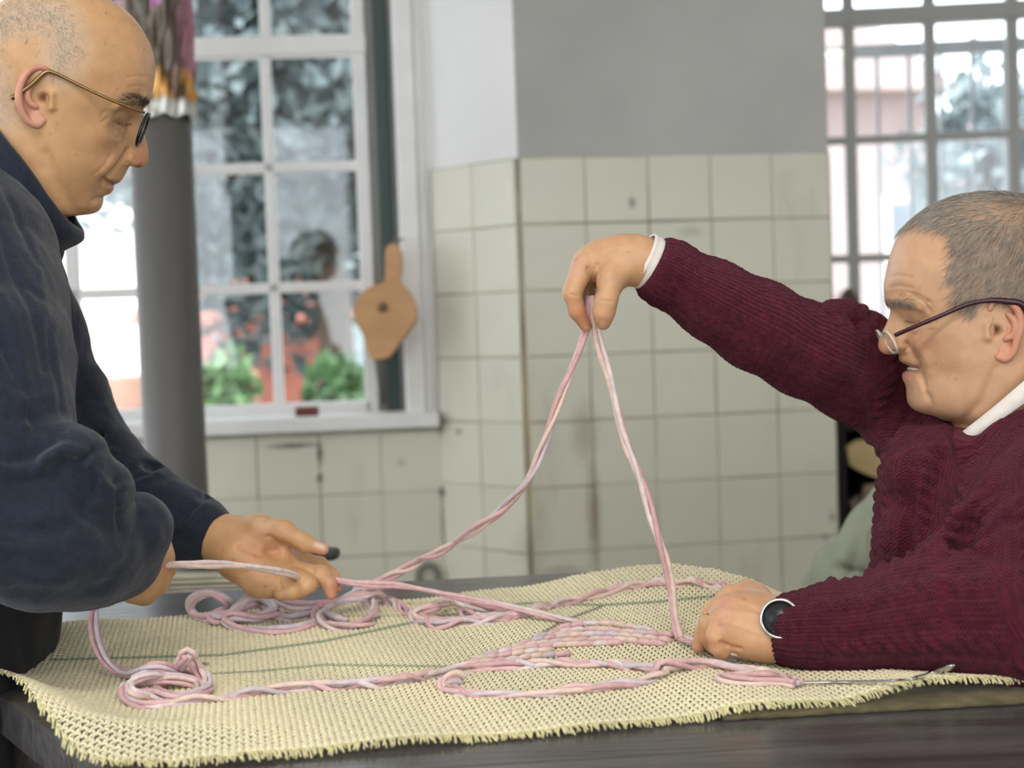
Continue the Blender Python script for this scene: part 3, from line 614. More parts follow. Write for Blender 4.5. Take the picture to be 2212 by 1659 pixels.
bundle('yarn_skein', k6, 'small peach yarn loops tucked under the resting hand', n=2, R=.0022, r=.0024, twist=10, seed=2, mats=[YM[2], YM[0]])
bundle('yarn_length', [onmat(1466, 1378), onmat(1490, 1386), onmat(1530, 1392), onmat(1560, 1398)], 'short pink yarn end held down by the fingertips', n=2, R=.0022, r=.0024, twist=8, seed=3)
# stitched patch
rowsS = [[(1205, 1356), (1260, 1348), (1310, 1346), (1350, 1352), (1410, 1362)], [(1155, 1378), (1215, 1364), (1290, 1360), (1360, 1366), (1455, 1372)], [(1120, 1392), (1200, 1376), (1290, 1370), (1360, 1374), (1450, 1384)], [(1080, 1404), (1170, 1390), (1260, 1382), (1340, 1382), (1435, 1392)],
         [(1050, 1414), (1120, 1402), (1200, 1394), (1290, 1390), (1340, 1388)], [(1020, 1426), (1070, 1418), (1140, 1408), (1190, 1404)], [(1010, 1430), (1080, 1428), (1150, 1418), (1228, 1412)], [(1200, 1372), (1240, 1368)], [(1060, 1432), (1120, 1428)]]
me_cache = []
for ri, rw in enumerate(rowsS):
    c = spline(np.array(rw, float), 60); L = np.sum(np.linalg.norm(np.diff(c, axis=0), axis=1)); n = max(2, int(L/27))
    for i in range(n):
        x, y = c[min(59, int((i+.5)/n*59))]; tv = c[min(59, int((i+.5)/n*59)+1)]-c[max(0, int((i+.5)/n*59)-1)]; tv /= np.linalg.norm(tv)+1e-9
        L2_ = 23+rng.uniform(-2, 3); up = 8.5
        q = [(x-tv[0]*L2_, y-tv[1]*L2_+up, -.001), (x-tv[0]*L2_*.4, y-tv[1]*L2_*.4, .0040), (x+tv[0]*L2_*.4, y+tv[1]*L2_*.4-.5, .0042), (x+tv[0]*L2_, y+tv[1]*L2_+up*.3, -.001)]
        p = spline([onmat(a, b, l) for a, b, l in q], 9); tubeobj('stitch', p, np.array([.0010, .0022, .0030, .0035, .0036, .0035, .0030, .0022, .0010]), YM[[0, 2, 0, 4, 1, 0, 2][int(rng.integers(0, 7))]], mat, 7)
# needle
MT['steel'] = material('steel', srgb(210, 212, 212), .18, metal=1, noise=(40, .05), bump=None)
np_ = [onmat(1712, 1474, .004), onmat(1800, 1473, .004), onmat(1880, 1472, .005), onmat(1940, 1470, .008), onmat(1975, 1465, .016), P(2008, 1457, 1.338), P(2038, 1446, 1.315), P(2062, 1437, 1.30)]
c = spline(np_, 40); rr = np.interp(np.linspace(0, 1, 40), [0, .04, .7, .78, .9, .97, 1], [.0012, .0020, .0020, .0022, .0042, .003, .0005])
V, Fc = tube(c, rr, 10, True, .55); nee = link('needle', mesh('needle', V, Fc), MT['steel'], None); tag(nee, 'steel sack needle with an upturned flat tip in front of the maroon sleeve', 'needle')
# ================================================================== FIGURES: signed distance fields in camera coordinates
class Fld:
    def __init__(s, lo, hi, h):
        s.h = h; s.lo = np.asarray(lo, float); n = np.ceil((np.asarray(hi)-s.lo)/h).astype(int)+1; s.n = n
        s.ax = [(s.lo[i]+h*np.arange(n[i])).astype(np.float32) for i in range(3)]; s.v = np.full(n, .03, np.float32)
    def box(s, lo, hi):
        sl, A = [], []
        for i in range(3):
            a = max(0, int((lo[i]-s.lo[i])/s.h)); b = min(s.n[i], int((hi[i]-s.lo[i])/s.h)+2)
            if b <= a: return None, None
            sl.append(slice(a, b)); sh = [1, 1, 1]; sh[i] = -1; A.append(s.ax[i][a:b].reshape(sh))
        return tuple(sl), A
    def comb(s, sl, d, k, mode):
        v = s.v[sl]
        if mode == '+':
            h = np.maximum(k-np.abs(v-d), 0)/k; s.v[sl] = np.minimum(v, d)-h*h*k*.25
        elif mode == '-':
            d = -d; h = np.maximum(k-np.abs(v-d), 0)/k; s.v[sl] = np.maximum(v, d)+h*h*k*.25
        else: s.v[sl] = v+d
    def cone(s, a, b, ra, rb, k=.01, mode='+', sz=1.0):
        a = np.asarray(a, float); b = np.asarray(b, float); m = max(ra, rb)*max(1, sz)+k+3*s.h
        sl, A = s.box(np.minimum(a, b)-m, np.maximum(a, b)+m)
        if sl is None: return s
        ba = (b-a)*np.array([1, 1, 1/sz]); X, Y, Z = A[0]-a[0], A[1]-a[1], (A[2]-a[2])/sz
        t = np.clip((X*ba[0]+Y*ba[1]+Z*ba[2])/max(ba@ba, 1e-12), 0, 1)
        d = np.sqrt((X-t*ba[0])**2+(Y-t*ba[1])**2+(Z-t*ba[2])**2)-(ra+(rb-ra)*t)
        s.comb(sl, d.astype(np.float32), k, mode); return s
    def chain(s, pts, k=.01, mode='+', sz=1.0):          # pts (px,py,d,r_mm)
        q = [(K(p[0], p[1], p[2]), p[3]/1000) for p in pts]
        for (a, ra), (b, rb) in zip(q[:-1], q[1:]): s.cone(a, b, ra, rb, k, mode, sz)
        return s
    def ell(s, c, r, k=.01, mode='+', R=None):
        c = np.asarray(c, float); r = np.asarray(r, float); m = r.max()+k+3*s.h
        sl, A = s.box(c-m, c+m)
        if sl is None: return s
        X, Y, Z = A[0]-c[0], A[1]-c[1], A[2]-c[2]
        if R is not None: X, Y, Z = (R[0][i]*X+R[1][i]*Y+R[2][i]*Z for i in range(3))
        q = np.sqrt((X/r[0])**2+(Y/r[1])**2+(Z/r[2])**2); q2 = np.sqrt((X/r[0]**2)**2+(Y/r[1]**2)**2+(Z/r[2]**2)**2)+1e-9
        s.comb(sl, (q*(q-1)/q2).astype(np.float32), k, mode); return s
    def cut(s, p, n, rad, k=.004):
        p = np.asarray(p, float); n = np.asarray(n, float); n = n/np.linalg.norm(n); sl, A = s.box(p-rad, p+rad)
        pl_ = (A[0]-p[0])*n[0]+(A[1]-p[1])*n[1]+(A[2]-p[2])*n[2]; r2 = (A[0]-p[0])**2+(A[1]-p[1])**2+(A[2]-p[2])**2
        d = np.where(r2 < rad*rad, pl_, -.03).astype(np.float32); v = s.v[sl]; h = np.maximum(k-np.abs(v-d), 0)/k; s.v[sl] = np.maximum(v, d)+h*h*k*.25; return s
    def mesh(s, smooth=1):
        V, Q = nets(s.v, s.lo, s.h)
        for _ in range(smooth): V = lap(V, Q, .5)
        return V, Q
def nets(v, lo, h):
    s = v < 0; nx, ny, nz = v.shape
    c = np.zeros((nx-1, ny-1, nz-1), np.uint8); cor = [(i, j, k) for i in (0, 1) for j in (0, 1) for k in (0, 1)]
    for i, j, k in cor: c += s[i:nx-1+i, j:ny-1+j, k:nz-1+k]
    act = np.argwhere((c > 0) & (c < 8)); idx = -np.ones(c.shape, np.int32); idx[act[:, 0], act[:, 1], act[:, 2]] = np.arange(len(act))
    vals = {o: v[act[:, 0]+o[0], act[:, 1]+o[1], act[:, 2]+o[2]] for o in cor}; P_ = np.zeros((len(act), 3)); n = np.zeros(len(act))
    for a in cor:
        for ax in range(3):
            if a[ax] == 1: continue
            b = list(a); b[ax] = 1; b = tuple(b); va, vb_ = vals[a], vals[b]; m = (va < 0) != (vb_ < 0); t = va[m]/(va[m]-vb_[m])
            q = np.tile(np.array(a, float), (m.sum(), 1)); q[:, ax] += t; P_[m] += q; n[m] += 1
    V = lo+h*(act+P_/n[:, None]); Q = []
    for ax in range(3):
        sl0 = [slice(None)]*3; sl1 = [slice(None)]*3; sl0[ax] = slice(0, -1); sl1[ax] = slice(1, None)
        e = s[tuple(sl0)] != s[tuple(sl1)]; E = np.argwhere(e); o = [i for i in range(3) if i != ax]
        ok = np.ones(len(E), bool)
        for i in o: ok &= (E[:, i] > 0) & (E[:, i] < v.shape[i]-1)
        E = E[ok]; ins = s[E[:, 0], E[:, 1], E[:, 2]]; C = []
        for da, db in ((-1, -1), (0, -1), (0, 0), (-1, 0)):
            t = E.copy(); t[:, o[0]] += da; t[:, o[1]] += db; C.append(idx[t[:, 0], t[:, 1], t[:, 2]])
        q = np.stack(C, 1); fl = ins if ax != 1 else ~ins; q[~fl] = q[~fl][:, ::-1]; Q.append(q)
    return V, np.vstack(Q)
def lap(V, Q, w):
    E = np.vstack([Q[:, [0, 1]], Q[:, [1, 2]], Q[:, [2, 3]], Q[:, [3, 0]]]); n = len(V); cnt = np.bincount(E.ravel(), minlength=n).astype(float); S = np.zeros((n, 3))
    for i in range(3): S[:, i] = np.bincount(E[:, 0], V[E[:, 1], i], n)+np.bincount(E[:, 1], V[E[:, 0], i], n)
    return V*(1-w)+w*S/np.maximum(cnt, 1)[:, None]
def normals(V, Q):
    a = np.cross(V[Q[:, 2]]-V[Q[:, 0]], V[Q[:, 3]]-V[Q[:, 1]]); N = np.zeros((len(V), 3))
    for i in range(3):
        for k in range(4): N[:, i] += np.bincount(Q[:, k], a[:, i], len(V))
    return N/(np.linalg.norm(N, axis=1)[:, None]+1e-12)
def vnoise(V, sc, seed=0, oct=3):         # cheap smooth noise from rotated sines
    g = np.random.default_rng(seed); o = np.zeros(len(V)); amp = 1; tot = 0
    for k in range(oct):
        for _ in range(4):
            d = g.normal(size=3); d /= np.linalg.norm(d); d2 = g.normal(size=3); o += amp*np.sin(V@d*sc*6.28+g.random()*6+1.5*np.sin(V@d2*sc*4+g.random()*6))
        tot += amp*4; sc *= 2.1; amp *= .5
    return o/tot*1.6
def relief(V, N, feats, dr=None, power=1.0):   # feats: (pixel polyline, sigma px, amp mm)
    q = pix(V); w = np.clip(-N[:, 2], 0, 1)**power
    if dr is not None: w = w*((V[:, 2] > dr[0]) & (V[:, 2] < dr[1]))
    D = np.zeros(len(V))
    for pts, sg, am in feats:
        pts = np.asarray(pts, float); lo = pts.min(0)-3*sg; hi = pts.max(0)+3*sg; m = np.flatnonzero((q[:, 0] > lo[0]) & (q[:, 0] < hi[0]) & (q[:, 1] > lo[1]) & (q[:, 1] < hi[1]) & (w > 0))
        if len(m): D[m] += am/1000*np.exp(-(pdist(q[m], pts)/sg)**2)
    return V+N*(D*w)[:, None]
# ------------------------------------------------------------------ head by lofting the traced profile
class Head:
    def __init__(s, rows, d0, yaw, pivot, scaleW=1.0, ns=300, nt=300):
        r = np.asarray(rows, float); s.d0 = d0; s.k = d0/F; s.piv = pivot; s.yaw = yaw
        n = len(r); L = np.r_[0, np.cumsum(np.hypot(np.diff(r[:, 0]), np.diff(r[:, 1]))+.6*np.hypot(np.diff(r[:, 4]), np.diff(r[:, 5])))]
        t = np.linspace(0, L[-1], ns); tt = np.interp(t, L, np.arange(n)); i = np.clip(tt.astype(int), 0, n-2); f = (tt-i)[:, None]
        a = r[np.clip(i-1, 0, n-1)]; b = r[i]; c = r[i+1]; d = r[np.clip(i+2, 0, n-1)]
        R = .5*((2*b)+(-a+c)*f+(2*a-5*b+4*c-d)*f**2+(-a+3*b-3*c+d)*f**3)
        for _ in range(2): R[1:-1] = .25*R[:-2]+.5*R[1:-1]+.25*R[2:]
        for _ in range(60): R[1:-1, 2:] = .25*R[:-2, 2:]+.5*R[1:-1, 2:]+.25*R[2:, 2:]
        th = np.linspace(0, 2*math.pi, nt, endpoint=False); kk = s.k
        Fp, F0, B = R[:, 0:2], R[:, 2:4], R[:, 4:6]; Wd = np.maximum(R[:, 6], .05)/1000*scaleW; sg = np.maximum(R[:, 7], 2)/1000
        ex = R[:, 8]
        u = (1-np.cos(th))/2; sn = np.sin(th)
        base = F0[:, None]*(1-u)[None, :, None]+B[:, None]*u[None, :, None]
        w = Wd[:, None]*np.sign(sn)[None]*np.abs(sn)[None]**ex[:, None]
        g = np.exp(-np.abs(w/sg[:, None])**2.6)*(np.cos(th) > 0)[None]
        uv = base+(Fp-F0)[:, None]*g[..., None]
        s.X = np.stack([uv[..., 0], uv[..., 1], w/kk], -1)   # everything in pixel units, w: across (negative = near the camera)
        s.ns, s.nt = ns, nt
        i = np.arange(ns-1)[:, None]*nt; j = np.arange(nt)[None]; j2 = (j+1) % nt
        s.Q = np.stack([i+j, i+j2, i+nt+j2, i+nt+j], -1).reshape(-1, 4)
    def flatV(s): return s.X.reshape(-1, 3)
    def sculpt(s, feats, shift=0.0):      # feats: (pixel polyline, sigma px, amp mm[, wmin])
        V = s.flatV(); N = normals(V, s.Q)
        cen = np.repeat(s.X.mean(1), s.nt, 0); fl = np.sign(np.sum(N*(V-cen), 1).mean()); N *= fl
        D = np.zeros(len(V)); sx = V[:, 0]+shift*np.abs(V[:, 2])*s.k/.075; q = np.stack([sx, V[:, 1]], 1); wgt = np.clip(np.abs(N[:, 2])*1.6, 0, 1)
        for ft in feats:
            pts, sgm, am = ft[:3]; pts = np.asarray(pts, float); ww = wgt if len(ft) < 4 else np.ones(len(V))
            D += am/1000/s.k*np.exp(-(pdist(q, pts)/sgm)**2)*ww
        s.X = (V+N*D[:, None]).reshape(s.X.shape)
    def surf_w(s, px, py, shift=0.0):     # |w| of the near surface at a pixel
        V = s.flatV(); m = V[:, 2] < 0; V = V[m]; q = V[:, 0]+shift*np.abs(V[:, 2])*s.k/.075
        d = (q-px)**2+(V[:, 1]-py)**2; i = np.argsort(d)[:6]; return float(np.abs(V[i, 2]).mean()*s.k)
    def cam(s, V):                        # local (px,py,w px) -> camera coords: ray hits the sagittal plane, then steps sideways
        V = np.asarray(V, float); o = K(s.piv[0], s.piv[1], s.d0); N = o/np.linalg.norm(o); c, sn = math.cos(s.yaw), math.sin(s.yaw)
        N = np.array([c*N[0]+sn*N[2], N[1], -sn*N[0]+c*N[2]])
        r = np.stack([(V[..., 0]-W2)/F, -(V[..., 1]-H2)/F, np.ones(V.shape[:-1])], -1); t = (o@N)/(r@N)
        return r*t[..., None]+(V[..., 2]*s.k)[..., None]*N
def make_ear(H, outer, concha, tragus, lobe, shift, flare_dir):
    # outer: helix polyline in pixels; built as a small field in head coordinates (pixels), w outward negative
    k = H.k; mm = 1/(1000*k)              # pixels per millimetre
    o = np.array(outer, float); cx, cy = o.mean(0); w0 = -H.surf_w(cx+flare_dir*-18, cy, shift)/k
    shx = shift
    def wz(x, dy=0): return w0-2*mm-max(0, (x-cx)*flare_dir)*.42
    lo = np.array([o[:, 0].min()-16, o[:, 1].min()-16, w0-60]); hi = np.array([o[:, 0].max()+16, o[:, 1].max()+16, w0+26]); f = Fld(lo, hi, 1.5); f.v[:] = 20
    c = spline(np.column_stack([o, [wz(x) for x in o[:, 0]]]), 40)
    kk_ = 5*mm
    # base plate
    f.ell((cx+2*flare_dir, cy, wz(cx)+6*mm), (.40*(hi[0]-lo[0]), .41*(hi[1]-lo[1]), 7*mm), kk_)
    f.ell((concha[0], concha[1], wz(concha[0])+0*mm), (8.5*mm, 11.5*mm, 8.5*mm), 3*mm, '-')
    f.ell((cx+3*flare_dir, cy-9*mm, wz(cx)-4*mm), (8*mm, 10*mm, 5*mm), 3*mm, '-')
    n = len(c)
    for i in range(n-1):
        r = (2.6+.9*math.sin(math.pi*i/n))*mm; f.cone(c[i], c[i+1], r, r, 2.0*mm)
    ah = np.array([(cx+flare_dir*1, cy-12*mm), (cx+flare_dir*6*mm, cy-5*mm), (cx+flare_dir*7*mm, cy+3*mm), (cx+flare_dir*4*mm, cy+10*mm), (cx-flare_dir*2*mm, cy+13*mm)])
    a = spline(np.column_stack([ah, [wz(x)-.5*mm for x in ah[:, 0]]]), 14)
    for i in range(13): f.cone(a[i], a[i+1], 2.4*mm, 2.4*mm, 2.5*mm)
    f.ell((tragus[0]-flare_dir*4*mm, tragus[1], wz(tragus[0])+5*mm), (5.5*mm, 7*mm, 4.5*mm), 5*mm); f.cone((tragus[0]-flare_dir*1*mm, tragus[1]-12*mm, wz(tragus[0])+4*mm), (tragus[0]-flare_dir*1*mm, tragus[1]+10*mm, wz(tragus[0])+5*mm), 5*mm, 4*mm, 5*mm)
    f.ell((lobe[0], lobe[1], wz(lobe[0])+1*mm), (7*mm, 8*mm, 3.6*mm), 4*mm)
    V, Q = f.mesh(1); return V, Q, w0
def orient(V, Q):                         # make the loops wind outwards for world-space V
    a = V[Q[:, 0]]; vol = np.sum(a*np.cross(V[Q[:, 1]]-a*0, V[Q[:, 2]]))
    return Q if vol > 0 else Q[:, ::-1].copy()
def outN(V, Q):
    N = normals(V, Q); a = V-V.mean(0); vol = np.sum(V[Q[:, 0]]*np.cross(V[Q[:, 1]], V[Q[:, 2]])); return N if vol > 0 else -N
def obj_cam(name, V, Q, mat, parent, col=None, uv=None, label=None):
    Wd = toW(V); Q = orient(Wd, Q); o = link(name, mesh(name, Wd, Q, col, uv=uv), mat, parent)
    if label: o['label'] = label
    return o
def join(parts):                          # [(V,Q,col)]
    V = np.vstack([p[0] for p in parts]); n = 0; Qs = []
    for p in parts: Qs.append(p[1]+n); n += len(p[0])
    return V, np.vstack(Qs), np.vstack([p[2] for p in parts])
def box_nm(pts, pad):
    a = np.array([K(*p[:3]) for p in pts]); return a.min(0)-pad, a.max(0)+pad
def blend(c, w, col): w = np.clip(w, 0, 1)[:, None]; return c*(1-w)+np.asarray(col)*w
def gp(q, pts, s): return np.exp(-(pdist(q, pts)/s)**2)
MT['skin'] = material('skin', (1, 1, 1), .47, noise=(70, .07), bump=(420, .22, .0006), attr='col', sss=.12)
MT['hair'] = material('hair', (1, 1, 1), .6, noise=(300, .1), bump=None, attr='col')
SKL, SKR = np.array(srgb(202, 157, 113)), np.array(srgb(202, 157, 121))
def skin_noise(V, c, seed):
    n = vnoise(V, 14, seed, 3); c = c*(1+.05*n[:, None]); n2 = vnoise(V, 60, seed+1, 2); return blend(c, np.clip(n2-.90, 0, 1)*1.8, c.mean(0)*np.array([.62, .5, .45]))
def hand(chains, ells, subs, h, base, col, pad=.045, creases=(), dr=None, flush=(), nails=()):
    pts = [p for ch in chains for p in ch[0]]; lo, hi = box_nm(pts, pad); f = Fld(lo, hi, h)
    for ch in chains: f.chain(ch[0], ch[1]*1e-3 if len(ch) > 1 else .006)
    for px, py, d, rx, ry, rz, k in ells: f.ell(K(px, py, d), np.array([rx, ry, rz])/1000, k/1000)
    for px, py, d, rx, ry, rz, k in subs: f.ell(K(px, py, d), np.array([rx, ry, rz])/1000, k/1000, '-')
    V, Q = f.mesh(2); N = outN(V, Q); V = relief(V, N, creases, dr); q = pix(V)
    c = np.tile(base, (len(V), 1))
    for pts, s, cc, a in flush: c = blend(c, gp(q, pts, s)*a, cc)
    c = skin_noise(V, c, 5); return V, Q, c
# ------------------------------------------------------------------ STANDING MAN (left)
e_man = empty('person', (-.62, 1.62, 0), 'bald man in glasses and a navy fleece jacket, bending over the table at left', 'person')
hs = 1.6
rowsL = [  # F, F0, B, W mm, nose width mm, exponent
 (131, -27, 131, -27, 129, -27, .3, 20, 1), (165, -25, 165, -25, 95, -25, 24, 20, .95), (205, -14, 205, -14, 50, -16, 42, 20, .92), (239, 1, 239, 1, 15, -3, 54, 20, .9), (264, 16, 264, 16, -10, 13, 61, 20, .88),
 (288, 38, 288, 38, -34, 38, 67, 20, .87), (308, 64, 308, 64, -54, 70, 71, 20, .86), (325, 97, 325, 97, -68, 105, 74, 20, .86), (333, 124, 333, 124, -75, 135, 75.5, 20, .86), (336, 149, 336, 149, -78, 165, 76, 20, .87),
 (334, 172, 334, 172, -78, 190, 75.5, 20, .88), (331, 190, 331, 190, -76, 208, 75, 20, .88), (325, 212, 324, 212, -72, 228, 74, 22, .9), (314, 231, 309, 230, -68, 245, 73, 14, .92), (307, 243, 297, 242, -66, 256, 72.5, 11, .94),
 (306, 257, 289, 255, -64, 268, 72, 10.5, .95), (309, 274, 282, 271, -63, 282, 71.5, 11, .96), (313, 293, 277, 289, -62, 296, 71, 12.5, .97), (318, 313, 273, 306, -61, 310, 70.5, 15, .98), (321, 331, 271, 320, -61, 322, 70, 17, .98),
 (320, 347, 270, 331, -62, 332, 70, 18, .98), (313, 359, 270, 340, -63, 342, 69, 18, .98), (299, 363, 271, 348, -64, 350, 69, 17, .98), (283, 357, 272, 354, -66, 356, 68, 13, .98), (275, 368, 266, 364, -68, 366, 67, 24, .98),
 (268, 382, 258, 377, -72, 378, 66, 26, .98), (258, 395, 248, 389, -76, 390, 65, 26, .98), (246, 399, 239, 397, -79, 398, 64, 26, .98), (246, 408, 233, 405, -82, 405, 63.5, 24, .98), (239, 418, 228, 415, -85, 412, 63, 24, .98),
 (224, 424, 222, 424, -88, 420, 62, 24, .98), (223, 437, 222, 437, -90, 430, 60.5, 24, .98), (218, 450, 218, 450, -92, 438, 59, 24, .98), (205, 460, 205, 460, -95, 446, 58, 24, .96), (179, 464, 179, 464, -100, 458, 58, 24, .94),
 (157, 463, 157, 463, -106, 470, 58, 24, .93), (140, 476, 140, 476, -112, 485, 58, 24, .93), (118, 505, 118, 505, -118, 510, 59, 24, .93), (82, 545, 82, 545, -122, 550, 57, 24, .93), (40, 600, 40, 600, -126, 605, 54, 24, .93)]
HL_ = Head(rowsL, hs, math.radians(2), (190, 240), .98)
HL_.sculpt([
 ([(103, 214)], 8.5, -9), ([(120, 206), (120, 232)], 8, 5), ([(266, 258)], 11, 6.5), ([(286, 247), (268, 241), (250, 248)], 2.6, -1.6), ([(284, 268), (268, 271), (252, 265)], 2.2, -1.3), ([(276, 256)], 21, -8), ([(262, 262), (246, 268)], 13, -2.5), ([(322, 214), (300, 212), (275, 217), (252, 232)], 8, 4.2), ([(252, 250), (238, 262)], 10, 1.5),
 ([(222, 292)], 30, 4.5), ([(252, 300)], 16, 1.5), ([(276, 322), (266, 340), (250, 360), (234, 378), (224, 392)], 5.5, -4.2), ([(262, 318), (245, 345), (222, 368)], 13, 2.6),
 ([(248, 400), (236, 391), (224, 381)], 3.2, -3.6), ([(230, 398), (215, 412), (205, 430)], 8, -1.2), ([(268, 280), (255, 284), (246, 276)], 4, -1.6), ([(262, 290), (250, 296), (240, 288)], 4, -1.2), ([(282, 276), (270, 292)], 4, -1.3),
 ([(228, 190)], 26, -2.5), ([(292, 352), (282, 345), (284, 336)], 8, 3.4), ([(276, 326), (271, 338), (274, 350)], 3.2, -2.2), ([(300, 359)], 4.5, -3), ([(212, 440)], 16, 2.2), ([(226, 426), (214, 424), (204, 430)], 4, -1.6),
 ([(120, 245), (140, 320), (160, 390), (180, 425)], 22, 1.8), ([(110, 330), (140, 405), (165, 448)], 12, -2.0), ([(250, 404), (236, 406), (228, 402)], 5, 1.6), ([(264, 388), (248, 386), (236, 384)], 6, 1.4),
 ([(230, 240), (222, 250)], 3, -.8), ([(234, 255), (222, 262)], 3, -.8), ([(310, 215), (290, 206), (268, 208)], 3, -.9), ([(180, 440), (195, 445)], 8, 1), ([(240, 330), (228, 352), (206, 372)], 3.5, -.9), ([(95, 300), (100, 360)], 14, -1.6),
 ([(316, 190), (300, 186), (280, 190)], 3, -.7), ([(320, 168), (300, 165), (275, 170)], 3, -.6)])
V = HL_.flatV(); q = V[:, :2]; c = np.tile(SKL, (len(V), 1))
c = blend(c, gp(q, [(316, 340), (300, 345)], 22)*.55, srgb(196, 120, 100)); c = blend(c, gp(q, [(252, 390), (238, 386)], 6)*.5, srgb(168, 112, 92)); c = blend(c, gp(q, [(246, 409), (236, 410)], 8)*.75, srgb(186, 118, 104))
c = blend(c, gp(q, [(222, 300), (240, 320)], 26)*.3, srgb(198, 138, 104)); c = blend(c, gp(q, [(248, 400), (235, 391), (226, 383)], 2.4)*.7, srgb(110, 66, 54)); c = blend(c, gp(q, [(262, 262)], 17)*.35, srgb(150, 106, 80)); c = blend(c, gp(q, [(284, 268), (268, 271), (254, 266)], 2.0)*.8, srgb(50, 34, 28)); c = blend(c, gp(q, [(103, 214)], 8)*.7, srgb(110, 62, 50)); c = blend(c, gp(q, [(298, 361)], 4.5)*.8, srgb(80, 44, 38))
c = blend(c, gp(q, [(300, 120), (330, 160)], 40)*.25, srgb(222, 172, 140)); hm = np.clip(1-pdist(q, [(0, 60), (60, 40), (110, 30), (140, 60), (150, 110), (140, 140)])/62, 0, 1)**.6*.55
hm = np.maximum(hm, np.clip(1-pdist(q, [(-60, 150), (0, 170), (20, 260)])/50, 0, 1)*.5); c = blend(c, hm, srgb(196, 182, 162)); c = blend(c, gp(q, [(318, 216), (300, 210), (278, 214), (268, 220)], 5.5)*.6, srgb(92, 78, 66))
c = blend(c, gp(q, [(255, 300), (200, 420)], 60)*.12, srgb(170, 130, 96))
Vc = HL_.cam(V); c = skin_noise(Vc, c, 3); parts = [(Vc, HL_.Q, c)]
earO = [(122, 181), (121, 163), (107, 152), (86, 152), (67, 166), (56, 190), (53, 215), (60, 242), (72, 261), (90, 269), (104, 260)]
Ve, Qe, w0 = make_ear(HL_, earO, (101, 212), (115, 224), (90, 258), 0, -1)
for sgn in (1, -1):
    v = Ve*np.array([1, 1, sgn]); qe = Ve[:, :2]; ce = np.tile(np.array(srgb(204, 148, 124)), (len(v), 1)); ce = blend(ce, gp(qe, [(110, 158), (90, 160)], 14)*.7, srgb(178, 100, 88)); ce = blend(ce, gp(qe, [(100, 212)], 9)*.5, srgb(130, 80, 64)); ce = blend(ce, gp(qe, [(120, 195), (120, 240)], 13), SKL); parts.append((HL_.cam(v), Qe, ce))
def ball(H, px, py, wmm, rmm, colr, sgn, sx=1, sy=1, sw=1):
    th = np.linspace(0, math.pi, 20); ph = np.linspace(0, 2*math.pi, 28, endpoint=False); k = H.k*1000; r = rmm/k
    v = np.stack([px+r*sx*np.outer(np.sin(th), np.cos(ph)), py+r*sy*np.outer(np.cos(th), np.ones(28)), sgn*wmm/k+r*sw*np.outer(np.sin(th), np.sin(ph))], -1).reshape(-1, 3)
    i = np.arange(19)[:, None]*28; j = np.arange(28)[None]; j2 = (j+1) % 28; Q = np.stack([i+j, i+j2, i+28+j2, i+28+j], -1).reshape(-1, 4)
    return H.cam(v), Q, np.tile(np.asarray(colr), (len(v), 1))
Vfar, Qf, cf = hand(
 [([(440, 1146, 1.705, 23), (485, 1172, 1.70, 27), (530, 1200, 1.695, 30)], 14),
  ([(525, 1190, 1.695, 27), (585, 1212, 1.695, 24), (625, 1222, 1.70, 17)], 14), ([(520, 1205, 1.68, 27), (568, 1245, 1.675, 22), (592, 1262, 1.67, 15)], 12),
  ([(500, 1150, 1.70, 20), (560, 1145, 1.685, 17), (610, 1148, 1.68, 12.5), (655, 1172, 1.675, 9.5), (698, 1187, 1.675, 6.5)], 8),
  ([(612, 1208, 1.715, 14), (655, 1214, 1.71, 11), (690, 1222, 1.705, 10), (716, 1244, 1.70, 8.8), (726, 1270, 1.695, 7)], 5),
  ([(610, 1222, 1.70, 13), (660, 1236, 1.69, 10.5), (694, 1240, 1.685, 9.6), (712, 1262, 1.68, 8.2), (716, 1284, 1.678, 6.5)], 5),
  ([(600, 1238, 1.685, 12.5), (645, 1252, 1.672, 10.5), (668, 1262, 1.668, 9.5), (650, 1276, 1.662, 8.5)], 5),
  ([(585, 1252, 1.67, 12), (620, 1266, 1.66, 10), (632, 1278, 1.655, 8.8), (606, 1282, 1.652, 8)], 5)],
 [(560, 1205, 1.69, 34, 24, 15, 14), (535, 1175, 1.685, 22, 17, 14, 10), (565, 1252, 1.67, 20, 17, 13, 10)], [(600, 1190, 1.668, 14, 8, 9, 8)], .0016, SKL, None,
 creases=[([(580, 1160), (600, 1172), (640, 1190)], 6, -3), ([(520, 1180), (560, 1196), (600, 1190)], 8, -3.5), ([(600, 1240), (606, 1270)], 4, -2), ([(520, 1240), (560, 1228), (590, 1236)], 4, -1), ([(640, 1232), (636, 1262)], 3, -1.2), ([(680, 1214), (676, 1240)], 3, -1)],
 flush=[([(700, 1186), (690, 1182)], 14, srgb(214, 140, 120), .5), ([(725, 1270), (716, 1284)], 22, srgb(210, 130, 112), .5), ([(560, 1190)], 60, srgb(200, 138, 112), .45), ([(684, 1176), (698, 1180)], 6, srgb(232, 200, 184), .8), ([(530, 1122), (590, 1128)], 10, srgb(226, 190, 160), .4)])
parts.append((Vfar, Qf, cf))
